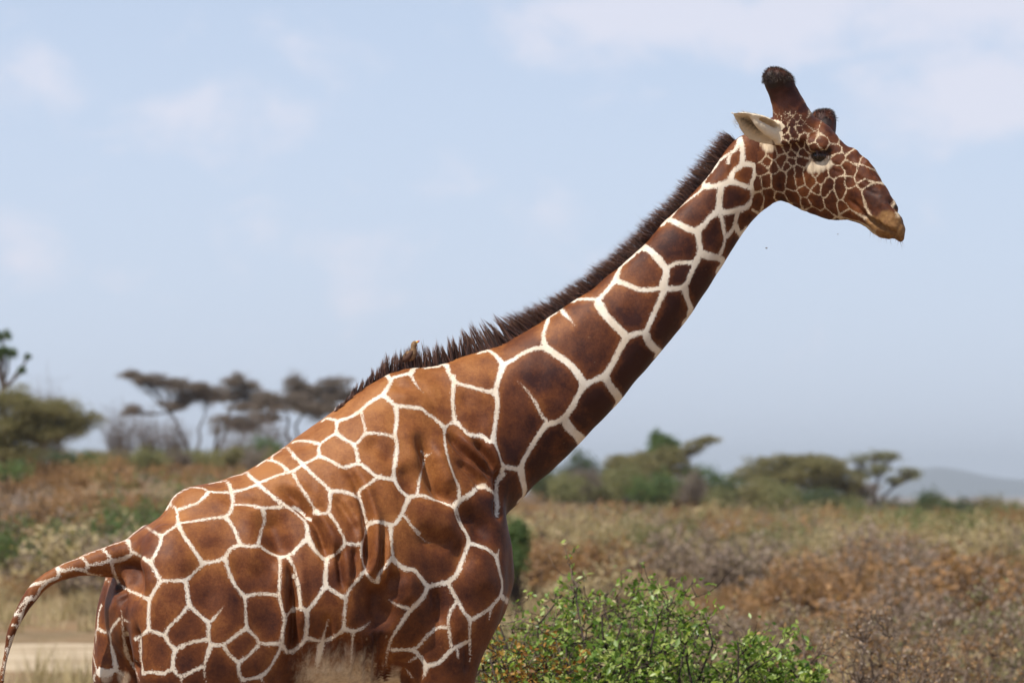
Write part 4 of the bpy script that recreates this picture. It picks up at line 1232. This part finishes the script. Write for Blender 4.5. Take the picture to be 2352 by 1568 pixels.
# continuous belt of low bushes along the ridge under the trees
BELT = [(M_SAGE, 'low sage-green bush in the belt under the ridge trees'), (M_OLIVE, 'low olive bush in the belt under the ridge trees'), (M_GREEN, 'low green bush in the belt under the ridge trees'), (M_GREY, 'low grey-brown bush in the belt under the ridge trees'), (M_DKGREEN, 'low dark green bush in the belt under the ridge trees')]
for i in range(60):
    k = int(rng.choice(5, p=[.28, .24, .18, .14, .16])); u_ = 1230 + 1130 * (i + rng.uniform(-.6, .6)) / 59
    X = (u_ - 1102.5) / .5312; Y = np.interp(u_, [1230, 1500, 1700, 2000, 2360], [350, 372, 405, 470, 512]) + rng.uniform(-36, 40)
    bush('ridge_bush', BELT[k][1], 'Y', rng.uniform(205, 245), [(X, Y, rng.uniform(60, 110), rng.uniform(40, 70)), (X + rng.uniform(-50, 50), Y + 36, rng.uniform(55, 80), rng.uniform(36, 50))], BELT[k][0], .11, 2.6, 'bush', BELT[k][1].replace('low', 'low').replace(' bush in', ' bushes in'))
for i in range(24):
    k = int(rng.choice(5, p=[.2, .3, .14, .2, .16])); X = -40 + 1900 * (i + rng.uniform(-.5, .5)) / 23; Y = 1030 + rng.uniform(-26, 22)
    bush('ridge_bush', BELT[k][1], 'Z', rng.uniform(175, 225), [(X, Y, rng.uniform(70, 130), rng.uniform(44, 90)), (X + rng.uniform(-80, 80), Y + 24, rng.uniform(60, 90), rng.uniform(28, 42))], BELT[k][0], .10, 2.6, 'bush', BELT[k][1].replace(' bush in', ' bushes in'))
def bare_bush(name, label, frame, d, base, w, h, n, mat, group=None):
    y0 = d - CAM_D; pxm = FPX / d; s = FR[frame][0]
    u, v = fr(frame, [base])[0]; B = P(u, v, y0); B.z = float(zg(B.x, B.y)) - .03
    root = empty(name, B); tag(root, label, 'bush', group)
    W, H = w * s / pxm, h * s / pxm + max(0, (P(u, v, y0).z - B.z)); main, fine_ = [], []
    for i in range(n):
        a = rng.random() * 6.28; r_ = math.sqrt(rng.random()) * W
        tip = Vector((math.cos(a) * r_, math.sin(a) * r_, H * rng.uniform(.55, 1.0) * (1 - .35 * (r_ / W) ** 2)))
        ln = branch_to(Vector(rng.normal(size=3)) * .05 * W, tip, .022, .006, .05, .2, 7); main.append(ln)
        for k in range(7):
            st = ln[rng.integers(2, 8)][0]
            fine_.append(branch_to(st, st + Vector((rng.normal() * .3, rng.normal() * .3, rng.uniform(0, .5))) * H * .32, .009, .004, .02, .25, 3))
    link('stem', tubes_mesh('stem', main, 5), mat, root)
    link('twigs', tubes_mesh('twigs', fine_, 3), mat, root)['kind'] = 'stuff'
GB = 'bare purple-brown thorn bushes under the grey acacias'
for (x, y, w, h, d, lb) in ((820, 1000, 130, 300, 235, 'bare thorn bush left of the slanting acacia trunk'), (1010, 1000, 120, 260, 238, 'bare thorn bush in front of the slanting acacia trunk'), (1180, 1000, 110, 220, 240, 'bare thorn bush right below the fork of the slanting acacia'), (1620, 1000, 150, 230, 240, 'bare thorn bush beneath the stacked grey acacia'), (320, 760, 130, 260, 190, 'leafless thorn bush showing above the dense olive acacia'), (1850, 980, 120, 250, 242, 'bare thorn bush beside the bright feathery bush')):
    bare_bush('thorn_bush', lb, 'Z', d, (x, y), w * 1.25, h * 1.3, 100, TWIG, GB)
# fan palm at the left edge of the view
def palm():
    d = 185; y0 = d - CAM_D; pxm = FPX / d
    u, v = fr('Z', [(15, 900)])[0]; B = P(u, v, y0); B.z = float(zg(B.x, B.y)) - .05
    root = empty('fan_palm', B); tag(root, 'branched fan palm with green tufted heads rising behind the olive acacia', 'palm tree')
    lines = []; F = P(*fr('Z', [(20, 560)])[0], y0)
    lines.append(branch_to(B, F, .17, .14, 0, .05))
    for (x, y, r_) in ((25, 195, 62), (62, 315, 66), (188, 340, 30), (148, 432, 34), (-30, 330, 60), (15, 300, 44)):
        H = P(*fr('Z', [(x, y)])[0], y0 + rng.uniform(-.6, .6)); Rm = r_ * FR['Z'][0] / pxm
        lines.append(branch_to(F, H, .10, .06, .05, .06))
        vs, fs = [], []
        for k in range(34):
            dr = rng.normal(size=3); dr[2] = dr[2] * .7 + .25; dr /= np.linalg.norm(dr)
            st = np.array(H) + dr * Rm * .25
            for m in range(9):
                e = dr + rng.normal(size=3) * .33; e /= np.linalg.norm(e); sd = np.cross(e, rng.normal(size=3)); sd /= np.linalg.norm(sd)
                L = Rm * rng.uniform(.6, .95); b = len(vs)
                vs += [st - sd * .012, st + sd * .012, st + e * L * .55 + sd * .026, st + e * L - np.array((0, 0, .10 * L)), st + e * L * .55 - sd * .026]
                fs += [(b, b + 1, b + 2, b + 4), (b + 4, b + 2, b + 3)]
        me = mesh_from('frond_head', np.array(vs) - np.array(B), fs, False); attr(me, 'leaf', np.repeat(rng.random(len(vs) // 5), 5))
        link('frond_head', me, M_GREEN, root)
    for ln in lines:
        for i in range(len(ln)): ln[i] = (ln[i][0] - B, ln[i][1])
    link('trunk', tubes_mesh('trunk', lines, 8), BARK, root)
palm()

# ---------------------------------------------------------------- scrub on the slope
def shrub_arrays(n_leaf, n_tw, h=1.0, w=.85):
    """unit shrub: twigs fanning up, leaves in clusters round their upper parts"""
    tw = []
    for i in range(n_tw):
        a = rng.random() * 6.28; r_ = math.sqrt(rng.random()) * w
        tip = np.array((math.cos(a) * r_, math.sin(a) * r_, h * rng.uniform(.55, 1.0) * math.sqrt(max(.05, 1 - .85 * (r_ / w) ** 2))))
        tw.append((np.array((math.cos(a), math.sin(a), 0)) * r_ * .2, tip))
    A = np.array([q[0] for q in tw]); B_ = np.array([q[1] for q in tw])
    pk = rng.integers(0, n_tw, n_leaf); k = 1 - .5 * rng.random(n_leaf) ** 2.2
    cen = A[pk] + (B_ - A)[pk] * k[:, None] + rng.normal(size=(n_leaf, 3)) * .055
    cen[:, 2] = np.abs(cen[:, 2])
    return cen, tw, pk
def shrub_proto(mat, n_leaf=1500, n_tw=60, leaf=.062):
    cen, tw, pk = shrub_arrays(n_leaf, n_tw)
    lines = [branch_to(Vector(a), Vector(b) * 1.05, .012, .004, .0, .12, 3) for a, b in tw]
    tone_ = rng.random(n_tw)
    return tubes_mesh('twigs', lines, 3), leaf_mesh('foliage', cen, leaf, None, .5, np.clip(.2 + tone_[pk] * .4 + rng.random(n_leaf) * .2, 0, 1))
KINDS = [('rust', M_RUST, 'dry rust-brown shrub on the scrub slope', 'rust-brown shrubs on the slope'), ('mauve', M_MAUVE, 'leafless mauve-grey twiggy shrub on the scrub slope', 'mauve-grey shrubs on the slope'),
         ('straw', M_STRAW, 'pale straw-coloured shrub on the scrub slope', 'straw-coloured shrubs on the slope'), ('sage', M_SAGE, 'dull olive-green shrub on the scrub slope', 'olive-green shrubs on the slope'), ('fresh', M_GREEN, 'bright green low shrub on the scrub slope', 'green shrubs on the slope')]
protos = []
for k, m, lb, gp in KINDS:
    vs_ = []
    for j in range(3):
        tw, fo = shrub_proto(m)
        tw.materials.append(TWIG); fo.materials.append(m); vs_.append((tw, fo))
    protos.append(vs_)
def pick_kind(x, d):
    n1 = noise.noise(Vector((x * .07, d * .035, 3.3))) * 1.3; n2 = noise.noise(Vector((x * .13 + 9, d * .06, 7.7))) * 1.2
    if n2 > .42: return 4 if n1 > .1 else 3
    if n1 > .22: return 0 if rng.random() < .75 else 1
    if n1 < -.30: return 2 if rng.random() < .6 else 3
    return int(rng.choice([0, 1, 2, 3], p=[.34, .30, .20, .16]))
def on_track(x, y):
    d = y + CAM_D
    return x < 4 and abs(d - (51 + 1.2 * math.sin(x * .12) - .10 * (x + 6))) < 5.6
spots = []
while len(spots) < 2380:
    d = 34 + 206 * rng.random() ** .62
    x = rng.uniform(-.26, .26) * d
    if on_track(x, d - CAM_D): continue
    if d < 60 and x < -1 and rng.random() < .8: continue
    if d < 48 and rng.random() < .6: continue
    if d > 200 and rng.random() < .6: continue
    if noise.noise(Vector((x * .22, d * .12, 1.1))) < -.15 and rng.random() < .8: continue
    spots.append((d, x))
spots.sort()
indiv = [s for s in spots if abs(s[1]) < .142 * s[0]][:270]
iset = set(indiv)
sc_cen = {k: [] for k in range(5)}; sc_val = {k: [] for k in range(5)}
for (d, x) in spots:
    y = d - CAM_D; z = float(zg(x, y)); kd_ = pick_kind(x, d)
    hgt_ = (rng.uniform(.4, .8) if rng.random() < .62 else rng.uniform(1.1, 1.75)) * (1.0 if d < 170 else .75); wid = hgt_ * rng.uniform(.95, 1.6)
    if (d, x) in iset:
        tw, fo = protos[kd_][int(rng.integers(0, 3))]
        o = empty('dry_shrub', (x, y, z - .02), rng.random() * 6.28); o.scale = (wid, wid, hgt_)
        tag(o, KINDS[kd_][2], 'shrub', KINDS[kd_][3])
        a_ = bpy.data.objects.new('twigs', tw); COL.objects.link(a_); a_.parent = o
        b_ = bpy.data.objects.new('foliage', fo); COL.objects.link(b_); b_.parent = o
    else:
        cen, tw, _pk = shrub_arrays(330, 22); sc_val[kd_].append(np.clip(rng.random() * .75 + rng.random(330) * .25, 0, 1))
        sc_cen[kd_].append(cen * np.array((wid, wid, hgt_)) + np.array((x, y, z)))
for k in range(5):
    if sc_cen[k]:
        c = np.concatenate(sc_cen[k]); o = link('scrub', leaf_mesh('scrub', c, .12, None, .5, np.concatenate(sc_val[k])), KINDS[k][1])
        tag(o, 'far scrub covering the slope in a mass of ' + ('rust brown', 'mauve grey', 'straw', 'olive', 'green')[k] + ' twigs', 'scrub', None, 'stuff')
# dry grass by the track
cl = []
while len(cl) < 2000:
    d = rng.uniform(36, 110); x = rng.uniform(-.23, .23) * d
    if on_track(x, d - CAM_D) and rng.random() < .97: continue
    cl.append((x, d - CAM_D))
vs, fs, lv = [], [], []
for (x, y) in cl:
    z = float(zg(x, y)); v_ = rng.random()
    for k in range(14):
        a = rng.random() * 6.28; st = np.array((x, y, z)) + np.array((math.cos(a), math.sin(a), 0)) * rng.random() * .25
        L = rng.uniform(.25, .6); e = np.array((rng.normal() * .35, rng.normal() * .35, 1)); sd = np.array((math.cos(a * 3), math.sin(a * 3), 0)) * .012
        b = len(vs); vs += [st - sd, st + sd, st + e * L]; fs.append((b, b + 1, b + 2)); lv += [v_] * 3
gm2 = mesh_from('dry_grass', vs, fs, False); attr(gm2, 'leaf', lv)
tag(link('dry_grass', gm2, M_STRAW), 'tufts of dry straw grass along the sandy track', 'grass', None, 'stuff')

# ---------------------------------------------------------------- near bushes behind the giraffe's legs
def near_bush(name, label, u, d, W, H, n_main, leaves, twig_mat, dens=1.0, spread=.9, extra_twigs=14, leaf_group=None, u_leaves=1.0):
    """leaves: list of (material, share, size). Real branching: stems > limbs > twigs, leaves along the twigs"""
    B = ground_uv(u, d); B.z -= .03
    root = empty(name, B); tag(root, label, 'bush')
    stems, twl, pts = [], [], []
    for i in range(n_main):
        a = rng.random() * 6.28; r_ = W * rng.random() ** .42
        tip = Vector((math.cos(a) * r_, math.sin(a) * r_ * .8, H * rng.uniform(.70, .97) * math.sqrt(max(.12, 1 - .5 * (r_ / W) ** 2))))
        ln = branch_to(Vector((math.cos(a) * .08, math.sin(a) * .08, 0)), tip, rng.uniform(.011, .02), .004, .06, .22, 9)
        stems.append(ln)
        for k in range(10):
            i0 = rng.integers(3, 10); st = ln[i0][0]
            dr = Vector((rng.normal(), rng.normal() * .8, rng.uniform(-.3, .8))).normalized()
            L = rng.uniform(.10, .27) * H / 1.8
            s2 = branch_to(st, st + dr * L, .0045, .0018, -.05, .3, 5); twl.append(s2)
            for m in range(3):
                q0 = s2[rng.integers(1, 6)][0]; d3 = (dr + Vector(rng.normal(size=3)) * .8).normalized()
                s3 = branch_to(q0, q0 + d3 * L * rng.uniform(.3, .6), .0026, .0012, 0, .3, 3); twl.append(s3)
                for e in s3[1:]: pts.append(e[0])
            for e in s2[1:]: pts.append(e[0])
    for i in range(extra_twigs):
        st = stems[rng.integers(0, n_main)][-1][0]; dr = Vector((rng.normal() * .6, rng.normal() * .5, rng.uniform(.2, 1))).normalized()
        twl.append(branch_to(st, st + dr * rng.uniform(.1, .3), .003, .001, -.1, .3, 5))
    link('branch', tubes_mesh('branch', stems, 6), twig_mat, root)
    link('twigs', tubes_mesh('twigs', twl, 4), TWIG if extra_twigs > 14 else twig_mat, root)['kind'] = 'stuff'
    pts = np.array([tuple(p) for p in pts])
    for mat, share, size, zmin in leaves:
        n = int(len(pts) * share * dens)
        if not n: continue
        p = pts[rng.integers(0, len(pts), n)]
        p = p[p[:, 2] > zmin * H] + 0.0
        p = p + rng.normal(size=p.shape) * size * .55
        o = link('foliage', leaf_mesh('foliage', p, size, np.array((-.2, -.15, .5)), .52), mat, root); o['kind'] = 'stuff'
near_bush('leafy_bush', 'bright green leafy bush with dark twisted branches, next to the giraffe\'s chest', 1490, 17.6, .72, 1.88, 120, [(M_FRESH, 1.25, .043, .2), (M_FRESH, .9, .026, .2), (M_STRAW, .12, .03, .2), (M_STRAW, .08, .03, .2)], BARK2, 1.0)
near_bush('leafy_bush', 'lower green bush with grey dry twigs, tight against the giraffe\'s foreleg', 1260, 17.9, .54, 1.96, 90, [(M_FRESH, 1.4, .032, .35), (M_ORANGE, .16, .026, .1), (M_STRAW, .12, .03, .2)], BARK2, 1.0, extra_twigs=60)
near_bush('leafy_bush', 'leafy green bush with pale sprigs, wedged between two other green bushes', 1400, 18.5, .50, 1.98, 70, [(M_FRESH, 1.5, .038, .2)], BARK2, 1.0)
near_bush('orange_bush', 'small shrub with yellow-orange leaves beside the giraffe\'s foreleg', 1165, 16.9, .36, 1.66, 44, [(M_ORANGE, 1.9, .030, .2), (M_FRESH, .7, .028, .2)], BARK2, 1.0)
near_bush('leafy_bush', 'thin green bush edge with dark stems against the brown dry bush', 1765, 17.9, .40, 1.74, 60, [(M_FRESH, 2.2, .041, .2), (M_RUST, .15, .03, .2)], BARK2, 1.0)
near_bush('dry_bush', 'brown leafless bush with pale curved twigs beside the green leafy bush', 1950, 20.5, .66, 1.72, 62, [(M_RUST, .35, .026, .1), (M_MAUVE, .7, .026, .1)], TWIG, 1.0, extra_twigs=220)
near_bush('dry_bush', 'sparse grey dry bush with a few yellow leaves, beyond the brown leafless one', 2190, 24.0, .75, 1.35, 30, [(M_RUST, .5, .03, .1), (M_STRAW, .25, .03, .2)], TWIG, 1.0, extra_twigs=60)
near_bush('dry_bush', 'rust tinted dry bush behind the brown leafless bush', 2080, 31.0, 1.1, 1.5, 34, [(M_RUST, 1.0, .04, .1), (M_MAUVE, .6, .04, .1)], TWIG, 1.0, extra_twigs=60)
near_bush('dry_bush', 'grey-olive dry bush on the slope past the sparse grey one', 2300, 34.0, 1.2, 1.55, 34, [(M_SAGE, .8, .045, .1), (M_MAUVE, .8, .045, .1)], TWIG, 1.0, extra_twigs=60)
near_bush('dry_bush', 'tan dry bush showing above the green leafy bush', 1680, 36.0, 1.2, 1.45, 34, [(M_STRAW, .6, .045, .1), (M_MAUVE, .8, .045, .1)], TWIG, 1.0, extra_twigs=60)
near_bush('dry_bush', 'olive-straw low bush between the leafy bush and the dark olive bush', 1330, 38.0, 1.2, 1.2, 34, [(M_SAGE, 1.2, .045, .1), (M_STRAW, .5, .045, .1)], TWIG, 1.0, extra_twigs=30)

# ---------------------------------------------------------------- the air
def haze():
    bm = bmesh.new(); bmesh.ops.create_cube(bm, size=1.0)
    for v in bm.verts: v.co = Vector((v.co.x * 30000, v.co.y * 30000, -22 + (v.co.z + .5) * 165))
    me = bpy.data.meshes.new('haze'); bm.to_mesh(me); bm.free()
    m = bpy.data.materials.new('haze_air'); m.use_nodes = True; n = m.node_tree.nodes; n.clear()
    o = n.new('ShaderNodeOutputMaterial'); v = n.new('ShaderNodeVolumePrincipled')
    v.inputs['Color'].default_value = (.90, .96, 1.0, 1); v.inputs['Density'].default_value = 1.2e-4; v.inputs['Anisotropy'].default_value = .2
    m.node_tree.links.new(v.outputs[0], o.inputs['Volume'])
    tag(link('haze', me, m), 'thin blue haze filling the air over the plain', 'haze', None, 'stuff')
haze()
# ---------------------------------------------------------------- oxpecker on the withers
FR['o'] = (.0651, 888.1, 759.5)
def bird():
    y0 = float(np.interp(945, [a for a, _ in AX], [b for _, b in AX]))
    bz = P(*fr('o', [(900, 1150)])[0], y0)
    root = empty('oxpecker', bz); tag(root, 'small brown bird with yellow and red bill perched in the mane at the giraffe\'s withers', 'bird')
    def o3(x, y, dy=0.0): return P(*fr('o', [(x, y)])[0], y0 + dy)
    px = .0651 / 600
    rs = catmull([(560, 1010, 60), (640, 960, 130), (730, 930, 185), (830, 880, 200), (900, 800, 175), (935, 710, 128), (945, 620, 104), (955, 540, 108), (975, 470, 108), (1010, 415, 80), (1040, 390, 40)], 5)
    cs = [np.array(o3(s[0], s[1])) for s in rs]; rings = []; vs, fs = [], []
    for i, s in enumerate(rs):
        d = cs[min(i + 1, len(cs) - 1)] - cs[max(i - 1, 0)]; d /= np.linalg.norm(d)
        sd = np.cross(d, (0, 1, 0)); sd /= np.linalg.norm(sd); bk = np.cross(sd, d)
        vs += [p - np.array(bz) for p in ring(cs[i], sd * s[2] * px, bk * s[2] * px * .9, n=18)]
    m = len(rs)
    for i in range(m - 1):
        for j in range(18):
            a, b = i * 18 + j, i * 18 + (j + 1) % 18; fs.append((a, b, b + 18, a + 18))
    fs.append(tuple(range(18))[::-1]); fs.append(tuple((m - 1) * 18 + j for j in range(18)))
    t = NT('brown_plumage'); ob_ = t.obj(); t.base(t.mix(t.rng(t.noise(ob_, 160, 4, .7), .3, .7), (.16, .085, .042), (.30, .19, .10)), .8, .2); t.bump(t.noise(ob_, 300, 3), .5, .003)
    link('body', mesh_from('body', vs, fs), t.m, root)
    dkp = plain('wing_plumage', (.075, .035, .022), .75, .2, .35, 200)
    for sgn in (-1, 1):
        # folded wing: tapered shell along the flank
        vs, fs = [], []
        prof = [(900, 760, 60), (850, 840, 120), (760, 930, 135), (640, 1010, 90), (520, 1060, 45), (420, 1080, 12)]
        for i, (x, y, w) in enumerate(catmull(prof, 4)):
            off = sgn * (190 * math.sin(math.pi * min(1, .25 + i / 30))) * px
            for k, dz in ((0, -w), (1, 0), (2, w)):
                vs.append(np.array(o3(x, y + dz, off * (1.05 if k == 1 else .80))) - np.array(bz))
        for i in range(len(vs) // 3 - 1):
            for k in range(2): a = i * 3 + k; fs.append((a, a + 1, a + 4, a + 3))
        wo = link('wing', mesh_from('wing', vs, fs), dkp, root); sm = wo.modifiers.new('s', 'SOLIDIFY'); sm.thickness = .003
    vs, fs = [], []
    for i, (x, y, w) in enumerate([(600, 980, 50), (470, 1040, 46), (330, 1100, 40), (200, 1150, 22)]):
        for sgn in (-1, 1): vs.append(np.array(o3(x, y, sgn * w * px)) - np.array(bz))
    to = link('tail', mesh_from('tail', vs, [(i * 2, i * 2 + 1, i * 2 + 3, i * 2 + 2) for i in range(3)]), dkp, root); to.modifiers.new('s', 'SOLIDIFY').thickness = .003
    def cone(name, a, b, r0, r1, mat):
        link(name, tubes_mesh(name, [[(Vector(a) - bz, r0), (Vector(a).lerp(Vector(b), .55) - bz, (r0 * .75 + r1 * .25)), (Vector(b) - bz, r1)]], 8), mat, root)
    cone('bill', o3(1030, 415), o3(1105, 385), 42 * px, 34 * px, plain('yellow_bill', (.75, .40, .03), .4, .4, .1))
    cone('bill_tip', o3(1100, 387), o3(1165, 352), 34 * px, 6 * px, plain('red_bill', (.62, .06, .04), .4, .4, .1))
    for sgn in (-1, 1):
        e = lathe_ball('eye', 17 * px, EYE, root, o3(1000, 440, sgn * 78 * px) - bz, seg=12, rings_=8)
        cone('leg', o3(880 + sgn * 20, 990, sgn * 60 * px), o3(900 + sgn * 20, 1150, sgn * 60 * px), 16 * px, 13 * px, plain('grey_leg', (.09, .07, .06), .7))
bird()
# two small flies near the throat
def fly(u, v, y, s, label):
    c = P(u, v, y); root = empty('fly', c); tag(root, label, 'insect')
    me = bpy.data.meshes.new('body'); bm = bmesh.new(); bmesh.ops.create_uvsphere(bm, u_segments=10, v_segments=8, radius=1)
    for v_ in bm.verts: v_.co = Vector((v_.co.x * s * (1 - .25 * v_.co.x), v_.co.y * s * .4, v_.co.z * s * .38))
    bm.to_mesh(me); bm.free(); me.shade_smooth(); link('body', me, plain('fly_shell', (.10, .05, .025), .4, .5), root)
    for sg in (-1, 1):
        w = mesh_from('wing', [(-.2 * s, 0, .2 * s), (.1 * s, sg * .9 * s, .5 * s), (-.5 * s, sg * 1.5 * s, .6 * s), (-1.0 * s, sg * .8 * s, .4 * s)], [(0, 1, 2, 3)], False)
        link('wing', w, plain('fly_wing', (.45, .38, .28), .3, .5), root)
fly(1761, 570, .25, .005, 'tiny orange-brown fly in the air in front of the giraffe\'s throat')
fly(1925, 538, .12, .003, 'tiny dark fly in the air below the giraffe\'s jaw')
